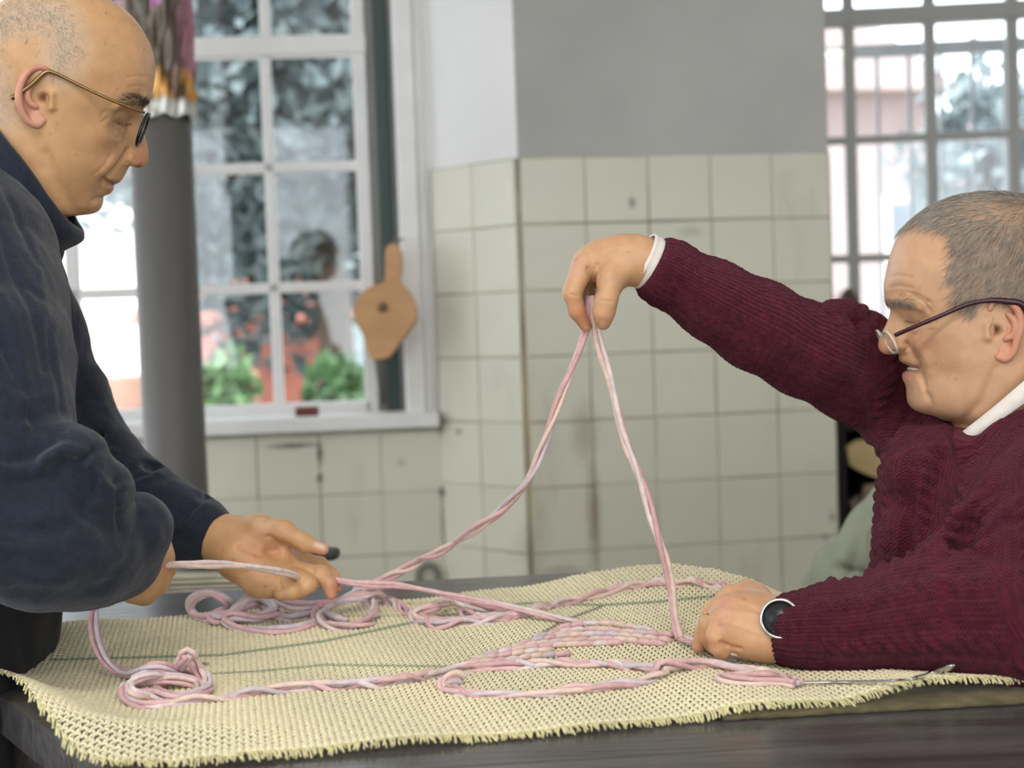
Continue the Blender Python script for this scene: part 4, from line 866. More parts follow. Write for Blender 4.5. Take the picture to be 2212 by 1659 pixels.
Vn, Qn, cn = hand(
 [([(200, 1190, 1.44, 26), (255, 1200, 1.475, 28), (300, 1205, 1.51, 30)], 14), ([(300, 1190, 1.52, 24), (338, 1180, 1.535, 14), (352, 1205, 1.54, 10.5), (330, 1222, 1.535, 9)], 8),
  ([(300, 1205, 1.515, 24), (342, 1205, 1.525, 13), (354, 1230, 1.53, 10.5), (332, 1240, 1.525, 9)], 8), ([(300, 1225, 1.51, 24), (335, 1238, 1.515, 13), (340, 1262, 1.52, 10), (316, 1262, 1.515, 9)], 8),
  ([(290, 1240, 1.50, 22), (315, 1262, 1.505, 12.5), (312, 1284, 1.51, 10), (290, 1280, 1.505, 9)], 8), ([(290, 1170, 1.53, 20), (330, 1165, 1.54, 13), (350, 1195, 1.545, 9)], 8)],
 [(290, 1232, 1.495, 28, 32, 22, 12)], [], .002, SKL, None, flush=[([(350, 1160), (356, 1220)], 14, srgb(206, 140, 118), .5)])
parts.append((Vn, Qn, cn))
# arms inside the sleeves and trunk so that the body is one figure
f = Fld(K(-330, 330, 1.65)+np.array([-.05, .05, -.35])-np.array([0, .75, 0]), K(520, 330, 1.65)+np.array([.0, .12, .22]), .009)
f.chain([(-30, 520, 1.62, 45), (-80, 620, 1.64, 72), (-130, 800, 1.64, 90), (-130, 1250, 1.6, 90)], .04, sz=1.3)
f.chain([(-40, 640, 1.70, 50), (70, 770, 1.775, 30), (190, 990, 1.765, 26), (320, 1100, 1.74, 26), (450, 1152, 1.705, 24)], .03)
f.chain([(-80, 620, 1.56, 50), (-40, 800, 1.44, 46), (-20, 1100, 1.38, 40), (120, 1170, 1.39, 34), (220, 1192, 1.45, 27)], .03)
Vb, Qb = f.mesh(1); parts.append((Vb, Qb, np.tile(SKL, (len(Vb), 1))))
V, Q, c = join(parts); bodyL = obj_cam('body', V, Q, MT['skin'], e_man, c)
# --- jacket
f = Fld(np.array([-.86, -.40, 1.24]), np.array([-.285, .34, 1.98]), .0035)
f.chain([(-110, 540, 1.66, 96), (-120, 680, 1.65, 106), (-122, 780, 1.645, 114), (-127, 1000, 1.63, 116), (-122, 1255, 1.61, 108)], .04, sz=1.45)
f.chain([(-260, 380, 1.66, 70), (-250, 560, 1.66, 105), (-230, 800, 1.66, 100)], .06, sz=1.5)
f.chain([(-60, 330, 1.62, 62), (-20, 430, 1.615, 66), (20, 520, 1.61, 56)], .03, sz=1.15)
f.chain([(-90, 455, 1.55, 72), (-70, 560, 1.50, 80), (-48, 680, 1.46, 79), (-34, 800, 1.42, 76), (-22, 950, 1.39, 70), (-22, 1110, 1.365, 70)], .035)
f.chain([(-22, 1120, 1.365, 70), (90, 1165, 1.375, 62), (180, 1178, 1.41, 56), (246, 1196, 1.455, 47)], .02)
f.chain([(20, 600, 1.75, 62), (70, 730, 1.775, 60), (120, 870, 1.775, 56), (190, 985, 1.76, 51), (300, 1092, 1.74, 50), (395, 1133, 1.72, 42), (440, 1150, 1.71, 36)], .02)
for px, py, d, r in ((196, 908, 1.765, 26), (246, 985, 1.755, 26), (318, 1052, 1.74, 28), (410, 1105, 1.72, 22), (150, 1000, 1.36, 38), (222, 1062, 1.38, 32), (168, 842, 1.77, 30), (294, 1140, 1.44, 36)):
    f.ell(K(px, py, d), np.array([r, r, r])/1000, .014)
for pts, r, k in (([(212, 942, 1.72), (236, 948, 1.76)], 5, 12), ([(318, 1008, 1.72), (338, 1012, 1.74)], 5, 12), ([(436, 1078, 1.70), (452, 1072, 1.72)], 4, 10), ([(0, 1092, 1.296), (70, 1062, 1.300), (140, 1022, 1.318)], 7, 30), ([(186, 1012, 1.33), (180, 1050, 1.318), (188, 1080, 1.318)], 4, 18)):
    f.chain([(*p, r) for p in pts], k/1000, '-')
f.cut(K(497, 1160, 1.70), K(505, 1168, 1.70)-K(420, 1122, 1.72), .05); f.ell(K(300, 1205, 1.53), (.030, .038, .038), .006, '-')
V, Q = f.mesh(2); N = outN(V, Q)
J = [([(96, 990), (140, 966), (182, 978), (200, 1020)], 12, 7), ([(205, 1030), (207, 1075)], 7, -4.5), ([(218, 1040), (246, 1058), (250, 1104)], 9, 5), ([(272, 1080), (318, 1108), (340, 1158)], 13, 4), ([(160, 1090), (230, 1150), (300, 1165)], 14, -4), ([(60, 1180), (160, 1215), (260, 1205)], 18, 4), ([(20, 900), (80, 905), (128, 880)], 11, -4), ([(0, 840), (60, 870), (110, 850)], 12, 4), ([(70, 500), (95, 620), (100, 700)], 8, 4), ([(188, 1018), (181, 1052), (188, 1084)], 8, -4), ([(252, 1066), (257, 1119), (264, 1145)], 6, -6), ([(222, 1036), (216, 1092)], 15, 5), ([(186, 1112), (140, 1140), (60, 1150), (0, 1135)], 22, -8), ([(262, 1228), (312, 1176), (326, 1116)], 13, -3.5), ([(113, 933)], 8, -4), ([(112, 948), (70, 985), (20, 1000)], 14, -5),
     ([(100, 690), (112, 780), (132, 860), (142, 950)], 5.5, -5), ([(118, 700), (128, 800), (146, 880)], 5, 2.5), ([(0, 500), (30, 590), (75, 690), (100, 800)], 10, -6), ([(0, 640), (40, 740), (60, 860)], 16, 5), ([(0, 740), (60, 850), (80, 930)], 10, -5), ([(30, 330), (80, 450), (110, 540)], 14, 3),
     ([(0, 380), (40, 470), (85, 570)], 8, -6), ([(60, 620), (96, 650)], 7, -4), ([(0, 1010), (60, 1020), (110, 990)], 14, 6), ([(150, 972), (184, 1000), (190, 1030)], 10, 4), ([(178, 988), (214, 968), (240, 956)], 8, -7), ([(160, 1010), (230, 985), (250, 975)], 7, 3),
     ([(252, 1040), (291, 1012), (322, 1000)], 8, -5), ([(282, 1034), (325, 1020)], 6, -5), ([(250, 1060), (300, 1040), (345, 1018)], 8, 3), ([(394, 1129), (418, 1099), (447, 1074)], 5, -5.5), ([(402, 1134), (428, 1102), (452, 1084)], 6, 3), ([(375, 1165), (410, 1172)], 18, -5), ([(340, 1060), (385, 1045)], 16, 3), ([(200, 935), (180, 900), (165, 860)], 9, -4),
     ([(150, 870), (200, 860)], 8, -5), ([(470, 1130), (500, 1112)], 7, -3), ([(480, 1100), (455, 1140), (450, 1190)], 5, -2), ([(200, 1290), (270, 1270), (325, 1215)], 10, 2), ([(0, 1210), (100, 1220), (180, 1190)], 22, -4), ([(30, 1280), (130, 1285), (230, 1262)], 16, -3)]
V = relief(V, N, J); V = V+N*(.0032*vnoise(V*np.array([1, .6, 1]), 6, 2, 3)+.0006*vnoise(V, 26, 4, 2))[:, None]
MT['fleece'] = material('navy_fleece', srgb(42, 47, 59), .95, noise=(160, .16), bump=(700, .6, .0022), sheen=.25, spec=.15)
jk = obj_cam('jacket', V, Q, MT['fleece'], e_man, label='navy blue fleece jacket with a stand collar')
# collar: a rolled band lofted around the neck
rings = []
for cx, cy, fx, fy, wm in ((-38, 492, 128, 92, 92), (5, 440, 140, 106, 92), (40, 402, 142, 124, 88), (66, 372, 119, 138, 83), (74, 362, 106, 138, 80), (72, 366, 100, 132, 76), (45, 404, 118, 112, 76), (5, 440, 112, 96, 78)):
    th = np.linspace(0, 2*math.pi, 120, endpoint=False); cs = np.cos(th); wv = 1+.05*np.sin(3*th+cy*.01)
    rings.append(np.stack([cx+fx*cs*wv, cy+fy*cs*wv+4*np.sin(5*th), wm*np.sin(th)/1000/HL_.k], -1))
R_ = np.stack(rings); m_ = 40; t_ = np.linspace(0, len(rings)-1, m_); S = np.array([spline(R_[:, j], m_) for j in range(120)]).transpose(1, 0, 2)
Vc_ = HL_.cam(S.reshape(-1, 3)); i = np.arange(m_-1)[:, None]*120; j = np.arange(120)[None]; j2 = (j+1) % 120; Qc = np.stack([i+j, i+j2, i+120+j2, i+120+j], -1).reshape(-1, 4)
Nc = normals(Vc_, Qc); Vc_ = Vc_+Nc*(.0015*vnoise(Vc_, 9, 5, 2))[:, None]
colr = link('collar', mesh('collar', toW(Vc_), Qc), MT['fleece'], jk)
# zip pull on the jacket front
MT['black'] = material('black_plastic', srgb(22, 22, 26), .35, noise=(50, .1)); MT['trouser'] = material('black_cloth', srgb(20, 20, 24), .85, noise=(120, .2), bump=(600, .4, .001), sheen=.08)
f = Fld(K(-330, 1230, 1.5)+np.array([-.06, -.80, -.2]), K(120, 1230, 1.5)+np.array([.06, .04, .42]), .006)
f.chain([(-70, 1290, 1.60, 92), (-85, 1350, 1.57, 88), (-120, 1430, 1.53, 84)], .03, sz=1.3); f.chain([(-92, 1480, 1.50, 66), (-66, 1545, 1.47, 42), (-110, 1700, 1.5, 70), (-150, 2300, 1.55, 60), (-160, 2900, 1.58, 50)], .04)
f.chain([(-85, 1330, 1.58, 80), (-150, 1430, 1.64, 80), (-170, 1900, 1.70, 66), (-180, 2900, 1.72, 50)], .04)
V, Q = f.mesh(2); V = V+outN(V, Q)*(.003*vnoise(V, 6, 9, 2))[:, None]; obj_cam('trousers', V, Q, MT['trouser'], e_man)
# --- glasses
def glasses(H, top, bot, front, temple, whalf, wc, hmm, parent, rimm, templem, lensm, rr, label, bulge=10, tr=.0016):
    g = empty('eyeglasses', (0, 0, 0)); g.parent = parent; g['label'] = label
    q = parent; off = Vector((0, 0, 0))
    while q is not None: off += q.location; q = q.parent
    g.location = -off
    k = H.k*1000; top = np.array(top, float); bot = np.array(bot, float); ce = (top+bot)/2; dr = (bot-top)/np.linalg.norm(bot-top)
    def pt(w, t):                         # w mm across, t mm down the lens
        fwd = bulge*(1-(w/70.0)**2); return H.cam(np.array([ce[0]+dr[0]*t/k+front*fwd, ce[1]+dr[1]*t/k, w/k]))
    for s in (-1, 1):
        th = np.linspace(0, 2*math.pi, 61); loop = np.array([pt(s*wc+whalf*np.sign(np.cos(a))*abs(np.cos(a))**.8, hmm*np.sign(np.sin(a))*abs(np.sin(a))**.85) for a in th])
        o = link('rim', (lambda VF: mesh('rim', toW(VF[0]), VF[1]))(tube(loop, rr, 8, False)), rimm, g)
        cen = pt(s*wc, 0); V = [cen]+[cen*(1-u)+p*u for u in (.5, 1) for p in loop[:-1]]
        Fc = [[0, 1+i, 1+(i+1) % 60] for i in range(60)]+[[1+i, 61+i, 61+(i+1) % 60, 1+(i+1) % 60] for i in range(60)]
        link('lens', mesh('lens', toW(np.array(V)), Fc), lensm, g)
        tp_ = [H.cam(np.array([p[0], p[1], s*p[2]/k])) for p in temple]; tp_ = spline(np.array(tp_), 50)
        link('temple', (lambda VF: mesh('temple', toW(VF[0]), VF[1]))(tube(tp_, tr*np.interp(np.linspace(0, 1, 50), [0, .6, .75, 1], [1, 1, 1.5, 1.7]), 8, True)), templem, g)
    br = spline(np.array([pt(-(wc-whalf), -4), pt(-3, -7), pt(3, -7), pt(wc-whalf, -4)]), 16)
    link('bridge', (lambda VF: mesh('bridge', toW(VF[0]), VF[1]))(tube(br, rr*1.1, 8, True)), rimm, g); return g
MT['brass'] = material('brass', srgb(150, 120, 80), .3, metal=.9, noise=(30, .1), bump=None); MT['lens'] = glassmat('spectacle_lens', (.97, .98, .98), .10, .01)
MT['rim_black'] = material('rim_black', srgb(20, 18, 24), .25, noise=(30, .1), bump=None)
glasses(HL_, (313, 243), (287, 316), 1, [(312, 243, 66), (290, 236, 70), (240, 216, 74), (180, 188, 76), (130, 163, 76.5), (108, 160, 77), (80, 185, 78), (52, 205, 77), (38, 214, 76)], 25, 33, 18, e_man, MT['rim_black'], MT['brass'], MT['lens'], .0018, 'black rimmed glasses with thin brass temples', bulge=12)
def strands(V, N, weight, n, length, dirf, lift, width, colf, seed, nseg=3):
    g = np.random.default_rng(seed); p = weight/weight.sum(); idx = g.choice(len(V), n, p=p); P0 = V[idx]+g.normal(0, .0006, (n, 3)); Nn = N[idx]; D = dirf(P0, Nn, g)
    D -= Nn*np.sum(D*Nn, 1)[:, None]; D /= np.linalg.norm(D, axis=1)[:, None]+1e-9; L = length*(.6+.7*g.random((n, 1))); S = np.cross(D, Nn)
    bend = g.normal(0, .25, (n, 1)); t = np.linspace(0, 1, nseg+1); Vs = []
    for k, tt in enumerate(t):
        c = P0-Nn*.0006+D*L*tt+S*bend*L*tt*tt+Nn*(lift*math.sin(tt*math.pi*.62)); w = width*(1-tt*.75)
        for a in range(3):
            an = a*2*math.pi/3; Vs.append(c+w*(math.cos(an)*S+math.sin(an)*Nn))
    m = (nseg+1)*3; V2 = np.stack(Vs, 1).reshape(-1, 3); b = np.arange(n)[:, None]*m; Q = []
    for k in range(nseg):
        for a in range(3): Q.append(np.concatenate([b+k*3+a, b+k*3+(a+1) % 3, b+(k+1)*3+(a+1) % 3, b+(k+1)*3+a], 1))
    return V2, np.vstack(Q), np.repeat(colf(n, g), m, 0)
Vh = HL_.cam(HL_.flatV()); Nh = outN(Vh, HL_.Q); qh = HL_.flatV()[:, :2]
wh = np.clip(1-pdist(qh, [(0, 60), (60, 40), (112, 40), (140, 70), (150, 112)])/50, 0, 1)**.8+.5*np.clip(1-pdist(qh, [(-60, 150), (10, 150), (20, 230)])/55, 0, 1)+.6*gp(qh, [(138, 130), (132, 168)], 12)
ax = np.abs(HL_.flatV()[:, 2])*HL_.k; wh = wh*(ax > .035)
gcol = lambda lo, hi: (lambda n, g: np.array(srgb(*lo))+g.random((n, 1))**1.3*(np.array(srgb(*hi))-np.array(srgb(*lo))))
V, Q, c = strands(Vh, Nh, wh+1e-9, 7000, .0045, lambda P_, N_, g: np.tile([.35, -.75, 0], (len(P_), 1))+g.normal(0, .45, (len(P_), 3)), .0012, .00016, gcol((150, 143, 134), (238, 232, 224)), 3)
o = obj_cam('hair', V, Q, MT['hair'], e_man, c, label='thin cropped white hair'); tag(o, kind='stuff')
wb = gp(qh, [(318, 217), (300, 211), (280, 214), (270, 219)], 5)*(ax > .012)
V, Q, c = strands(Vh, Nh, wb+1e-12, 700, .008, lambda P_, N_, g: np.tile([-.9, .1, -.2], (len(P_), 1))+g.normal(0, .3, (len(P_), 3)), .0018, .00018, gcol((50, 44, 40), (120, 108, 96)), 4)
o = obj_cam('eyebrow', V, Q, MT['hair'], e_man, c); tag(o, kind='stuff')
# ------------------------------------------------------------------ SEATED MAN (right)
e_r = empty('person', (.62, 1.55, 0), 'grey-haired man in a maroon cable-knit sweater, seated at the table at right', 'person')
rowsR = [
 (2152, 421, 2152, 421, 2156, 421, .3, 20, 1), (2120, 420, 2120, 420, 2190, 423, 24, 20, .95), (2085, 423, 2085, 423, 2225, 431, 44, 20, .92), (2055, 430, 2055, 430, 2255, 445, 56, 20, .9), (2025, 441, 2025, 441, 2280, 464, 64, 20, .88),
 (1995, 459, 1995, 459, 2300, 490, 70, 20, .87), (1968, 480, 1968, 480, 2315, 518, 74, 20, .86), (1948, 501, 1948, 501, 2325, 543, 76, 20, .86), (1934, 524, 1934, 524, 2330, 568, 77, 20, .86), (1923, 553, 1923, 553, 2333, 600, 78, 20, .87),
 (1915, 588, 1915, 588, 2333, 630, 78, 20, .88), (1910, 617, 1911, 617, 2330, 655, 77.5, 20, .89), (1912, 640, 1914, 640, 2325, 675, 77, 22, .9), (1918, 656, 1922, 656, 2320, 690, 76.5, 15, .92), (1924, 670, 1934, 670, 2316, 703, 76, 11.5, .94),
 (1920, 686, 1941, 686, 2312, 716, 76, 11, .95), (1913, 703, 1945, 702, 2309, 730, 76, 12, .96), (1903, 722, 1948, 717, 2306, 742, 76, 14, .97), (1897, 740, 1950, 730, 2304, 752, 76, 16.5, .98), (1898, 753, 1951, 739, 2303, 760, 75.5, 18, .98),
 (1906, 763, 1951, 746, 2302, 768, 75, 18, .98), (1925, 767, 1951, 753, 2301, 775, 75, 17, .98), (1941, 764, 1951, 760, 2301, 782, 75, 12, .98), (1942, 774, 1953, 770, 2302, 792, 75, 22, .98), (1947, 782, 1957, 779, 2303, 802, 74.5, 24, .98),
 (1960, 789, 1965, 787, 2304, 812, 74.5, 24, .98), (1971, 794, 1974, 794, 2306, 820, 74, 22, .98), (1969, 798, 1974, 799, 2307, 828, 74, 22, .98), (1957, 801, 1968, 804, 2308, 835, 73.5, 21, .98), (1949, 811, 1964, 813, 2309, 842, 73, 21, .98),
 (1952, 823, 1962, 824, 2310, 850, 73, 22, .98), (1958, 835, 1958, 835, 2312, 858, 72, 22, .98), (1959, 850, 1959, 850, 2314, 866, 71, 22, .98), (1961, 867, 1961, 867, 2316, 876, 70, 22, .97), (1971, 882, 1971, 882, 2318, 886, 69, 22, .96),
 (1990, 892, 1990, 892, 2320, 896, 69, 22, .94), (2013, 897, 2013, 897, 2323, 906, 69, 22, .93), (2032, 906, 2032, 906, 2326, 916, 68, 22, .93), (2062, 913, 2062, 913, 2330, 930, 67, 22, .93), (2090, 920, 2090, 920, 2335, 950, 67, 22, .93), (2105, 945, 2105, 945, 2340, 980, 67, 22, .93), (2110, 1000, 2110, 1000, 2346, 1030, 68, 22, .93), (2112, 1060, 2112, 1060, 2350, 1080, 70, 22, .93)]
HR_ = Head(rowsR, 1.56, math.radians(-11), (2120, 660), 1.0); SH = 30
HR_.sculpt([
 ([(2150, 712)], 8.5, -9), ([(2132, 700), (2132, 726)], 8, 5), ([(1972, 684)], 11, 6.5), ([(1956, 674), (1972, 668), (1992, 676)], 2.6, -1.6), ([(1958, 693), (1974, 697), (1992, 692)], 2.2, -1.4), ([(1972, 682)], 20, -8.5), ([(1985, 690), (2000, 695)], 12, -2), ([(1921, 648), (1940, 648), (1965, 655), (1985, 668)], 8, 3.8), ([(2030, 720)], 28, 4), ([(2000, 735), (1985, 745)], 15, 3.2), ([(1960, 742), (1972, 762), (1985, 785), (1992, 808), (1998, 830)], 5.5, -4.6),
 ([(1985, 735), (2000, 765), (2010, 800)], 13, 3.2), ([(1978, 797), (1988, 792)], 4, -3), ([(2008, 850), (2015, 872), (2014, 888)], 7, -1.6), ([(1998, 835), (2006, 855)], 5, -1.6), ([(1985, 875)], 18, 2.2), ([(1962, 700), (1980, 706), (1998, 700)], 4, -1.5), ([(1958, 712), (1980, 722)], 4, -1.3),
 ([(1975, 640), (1998, 652), (2012, 672)], 3.2, -1.5), ([(1965, 632), (1990, 640), (2012, 655)], 3, -1.2), ([(1920, 600), (1945, 596), (1975, 602)], 3.2, -.9), ([(1922, 622), (1945, 618), (1975, 624)], 3.2, -.9), ([(1925, 575), (1950, 572)], 3, -.7), ([(1932, 752), (1946, 745), (1948, 734)], 8, 3.6), ([(1956, 735), (1960, 750), (1952, 762)], 3.4, -2.4), ([(1928, 764)], 4.5, -3),
 ([(2040, 560)], 30, -2.4), ([(2060, 700), (2080, 780), (2100, 850)], 22, 1.5), ([(2150, 790), (2120, 860), (2080, 905)], 11, -2.6), ([(2010, 700), (2024, 694)], 3, -1), ([(2010, 712), (2028, 710)], 3, -1), ([(2008, 688), (2020, 678)], 3, -.9), ([(2060, 860)], 30, 2), ([(1940, 778), (1962, 780), (1975, 790)], 6, 1.4), ([(1955, 806), (1975, 806)], 6, 1.5), ([(1968, 796), (1984, 795)], 3.4, -3.2)], SH)
V = HR_.flatV(); q = V[:, :2].copy(); q[:, 0] += SH*np.abs(V[:, 2])*HR_.k/.075; c = np.tile(SKR, (len(V), 1))
c = blend(c, gp(q, [(1900, 745), (1925, 760)], 20)*.45, srgb(192, 118, 96)); c = blend(c, gp(q, [(1990, 725), (2000, 745)], 22)*.4, srgb(194, 122, 98)); c = blend(c, gp(q, [(1958, 784), (1975, 790)], 6)*.5, srgb(170, 106, 90)); c = blend(c, gp(q, [(1955, 808), (1975, 808)], 7)*.8, srgb(198, 130, 124))
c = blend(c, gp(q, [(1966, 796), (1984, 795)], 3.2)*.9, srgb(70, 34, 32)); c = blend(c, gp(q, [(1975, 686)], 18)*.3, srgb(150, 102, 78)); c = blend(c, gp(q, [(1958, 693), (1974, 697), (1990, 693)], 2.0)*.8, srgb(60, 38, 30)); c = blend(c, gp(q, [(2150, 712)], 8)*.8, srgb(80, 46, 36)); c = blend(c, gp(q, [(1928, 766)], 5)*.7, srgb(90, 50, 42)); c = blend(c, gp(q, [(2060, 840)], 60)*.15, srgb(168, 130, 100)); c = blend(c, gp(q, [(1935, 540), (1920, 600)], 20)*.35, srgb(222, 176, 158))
hline = np.array([(1938, 508), (1985, 498), (2046, 516), (2052, 560), (2040, 610), (2056, 650), (2092, 690), (2112, 690), (2128, 655), (2200, 668), (2260, 760), (2400, 800), (2400, 300), (1900, 300), (1920, 500)], float)
def inpoly(q, poly):
    x, y = q[:, 0], q[:, 1]; r = np.zeros(len(q), bool); j = len(poly)-1
    for i in range(len(poly)):
        xi, yi = poly[i]; xj, yj = poly[j]; cnd = ((yi > y) != (yj > y)) & (x < (xj-xi)*(y-yi)/(yj-yi+1e-9)+xi); r ^= cnd; j = i
    return r
hin = inpoly(q, hline).astype(float); ed = np.clip(pdist(q, hline)/14, 0, 1); hwR = hin*ed
thin = 1-.55*gp(q, [(2100, 440), (2212, 470)], 38)
c = blend(c, hwR*.6*thin, srgb(120, 108, 94)); Vc = HR_.cam(V); c = skin_noise(Vc, c, 13); parts = [(Vc, HR_.Q, c)]
ea = [(2137, 668), (2142, 654), (2158, 650), (2176, 655), (2190, 668), (2197, 690), (2196, 712), (2190, 735), (2184, 756), (2170, 771), (2152, 766)]
ea = [(x-SH, y) for x, y in ea]
Ve, Qe, w0 = make_ear(HR_, ea, (2152-SH, 708), (2140-SH, 712), (2168-SH, 758), 0, 1)
for sgn in (1, -1):
    v = Ve*np.array([1, 1, sgn]); qe = Ve[:, :2]+np.array([SH, 0]); ce = np.tile(np.array(srgb(202, 142, 114)), (len(v), 1)); ce = blend(ce, gp(qe, [(2155, 655), (2185, 672)], 12)*.6, srgb(184, 104, 88)); ce = blend(ce, gp(qe, [(2152, 706)], 9)*.6, srgb(90, 54, 42)); ce = blend(ce, gp(qe, [(2134, 690), (2134, 732)], 13), SKR); parts.append((HR_.cam(v), Qe, ce))
teeth = ball(HR_, 1985, 796, 0, 20, srgb(226, 220, 206), 1, .62, .16, .9)
# raised hand
def off(pts, dx, dy, dd=0, s=1): return [(x+dx, y+dy, d+dd, r*s) for x, y, d, r in pts]
Vh1, Qh1, ch1 = hand(
 [([(1420, 574, 1.583, 24), (1385, 566, 1.58, 24), (1345, 560, 1.58, 22.5), (1300, 566, 1.58, 19)], 12), ([(1370, 560, 1.58, 24), (1290, 568, 1.585, 19), (1262, 578, 1.585, 14)], 10),
  ([(1345, 575, 1.572, 17), (1320, 605, 1.558, 14), (1309, 650, 1.55, 11), (1304, 676, 1.552, 10.5), (1303, 698, 1.556, 7.5)], 7),
  ([(1262, 572, 1.572, 13), (1236, 634, 1.566, 9.6), (1246, 672, 1.57, 8.6), (1265, 703, 1.576, 6.6)], 4),
  ([(1262, 568, 1.595, 13.5), (1236, 628, 1.592, 10), (1246, 668, 1.594, 8.8), (1266, 692, 1.592, 7)], 4),
  ([(1275, 570, 1.616, 13), (1248, 625, 1.617, 9.6), (1262, 664, 1.614, 8.4), (1284, 676, 1.606, 7)], 4),
  ([(1292, 575, 1.634, 12), (1268, 620, 1.638, 8.6), (1278, 650, 1.634, 7.6), (1294, 662, 1.626, 6.5)], 4)],
 [(1330, 560, 1.585, 30, 21, 22, 12), (1288, 566, 1.60, 22, 15, 32, 10), (1330, 590, 1.57, 16, 16, 14, 9)], [(1287, 632, 1.592, 9, 9, 20, 6)], .0015, SKR*np.array([1.02, 1.0, .95]), None,
 creases=[([(1270, 580), (1280, 606), (1287, 622)], 4.5, -2.6), ([(1292, 612), (1296, 585), (1290, 572)], 4, -1.2), ([(1296, 648), (1322, 652)], 3, -1.2), ([(1232, 636), (1246, 640)], 3, -1), ([(1310, 596), (1325, 588)], 6, 1.2), ([(1262, 556), (1290, 548), (1340, 533)], 5, .8), ([(1298, 690), (1310, 698)], 4, -.6)],
 flush=[([(1262, 690), (1250, 668)], 20, srgb(196, 116, 84), .5), ([(1303, 692)], 14, srgb(214, 150, 124), .5), ([(1250, 560), (1238, 580)], 16, srgb(214, 160, 138), .5), ([(1288, 626)], 10, srgb(110, 56, 44), .5), ([(1302, 696)], 6, srgb(224, 176, 152), .7)])
parts.append((Vh1, Qh1, ch1))
# resting hand
Vh2, Qh2, ch2 = hand(
 [([(1715, 1360, 1.43, 29), (1668, 1358, 1.435, 27), (1630, 1350, 1.44, 24)], 12), ([(1665, 1345, 1.45, 24), (1600, 1300, 1.475, 14), (1582, 1292, 1.475, 11.5)], 12), ([(1665, 1355, 1.445, 24), (1590, 1325, 1.455, 15), (1566, 1318, 1.455, 11.5)], 12),
  ([(1665, 1372, 1.435, 23), (1600, 1362, 1.435, 18), (1560, 1345, 1.435, 11.5)], 12), ([(1665, 1335, 1.465, 20), (1630, 1290, 1.495, 13), (1615, 1280, 1.50, 11)], 12),
  ([(1560, 1342, 1.435, 12), (1546, 1374, 1.428, 9.4), (1550, 1398, 1.43, 8), (1560, 1410, 1.432, 7)], 4),
  ([(1564, 1315, 1.455, 12), (1532, 1350, 1.45, 9.4), (1530, 1376, 1.452, 8.3), (1538, 1396, 1.454, 7)], 4),
  ([(1582, 1290, 1.475, 12), (1540, 1322, 1.472, 9.8), (1520, 1366, 1.468, 8.6), (1509, 1396, 1.468, 7)], 4),
  ([(1614, 1278, 1.50, 11.5), (1566, 1302, 1.50, 9.6), (1534, 1350, 1.49, 8.6), (1520, 1386, 1.486, 7)], 4), ([(1660, 1340, 1.47, 18), (1620, 1350, 1.495, 12), (1575, 1380, 1.50, 9)], 6)],
 [(1625, 1350, 1.445, 34, 27, 24, 14), (1640, 1385, 1.43, 24, 17, 20, 12)], [], .0015, SKR*np.array([1.05, 1.02, .97]), None,
 creases=[([(1558, 1388), (1580, 1398), (1600, 1402)], 4, -3), ([(1545, 1350), (1560, 1345)], 3, .8), ([(1568, 1316), (1640, 1330)], 4, .9), ([(1585, 1290), (1650, 1315)], 4, .9), ([(1575, 1330), (1630, 1345)], 5, -1), ([(1600, 1305), (1650, 1325)], 5, -1), ([(1562, 1340), (1640, 1368)], 4, .8), ([(1545, 1372), (1552, 1374)], 3, -1), ([(1572, 1290), (1584, 1284)], 6, 1.4), ([(1560, 1318)], 6, 1.3), ([(1556, 1344)], 6, 1.3)],
 flush=[([(1575, 1295), (1560, 1325)], 13, srgb(216, 156, 136), .6), ([(1508, 1395), (1525, 1385)], 14, srgb(204, 134, 110), .5), ([(1615, 1272)], 14, srgb(214, 160, 138), .5), ([(1556, 1344)], 12, srgb(206, 146, 124), .4)])
parts.append((Vh2, Qh2, ch2))
f = Fld(np.array([.10, -.40, 1.26]), np.array([.72, .16, 1.9]), .008)
f.chain([(2120, 1010, 1.56, 52), (2160, 1080, 1.56, 76), (2160, 1450, 1.54, 88)], .04, sz=1.25)
f.chain([(2080, 930, 1.68, 50), (1960, 850, 1.72, 48), (1740, 755, 1.66, 38), (1540, 640, 1.60, 28), (1415, 575, 1.583, 24)], .03)
f.chain([(2240, 1060, 1.47, 46), (2285, 1330, 1.34, 46), (2000, 1340, 1.38, 36), (1740, 1362, 1.42, 27), (1700, 1362, 1.43, 26)], .03)
Vb, Qb = f.mesh(1); parts.append((Vb, Qb, np.tile(SKR, (len(Vb), 1))))
V, Q, c = join(parts); obj_cam('body', V, Q, MT['skin'], e_r, c)
obj_cam('teeth', teeth[0], teeth[1], material('teeth', srgb(228, 222, 208), .3, noise=(200, .1), bump=None), e_r)
# hair
Vh = HR_.cam(HR_.flatV()); Nh = outN(Vh, HR_.Q); axw = np.abs(HR_.flatV()[:, 2])*HR_.k
area_ = np.ones(len(Vh))
def dirR(P_, N_, g):
    q = pix(P_); t = np.clip((q[:, 1]-450)/60, 0, 1)[:, None]; d = np.array([[-.95, .10, -.05]])*(1-t)+np.array([[-.62, -.72, .05]])*t
    b = np.clip((q[:, 0]-2120)/90, 0, 1)[:, None]*np.clip((640-q[:, 1])/120, 0, 1)[:, None]; d = d*(1-.6*b)+np.array([[-.25, -.9, 0]])*.6*b
    return d+g.normal(0, .20, (len(P_), 3))
def colR(n, g): m = g.random((n, 1)); return np.array(srgb(108, 97, 84))*(1-m)+np.array(srgb(214, 206, 194))*m
V, Q, c = strands(Vh, Nh, (hwR*thin+.0)*1.0+1e-9, 26000, .0125, dirR, .0022, .00021, colR, 5)
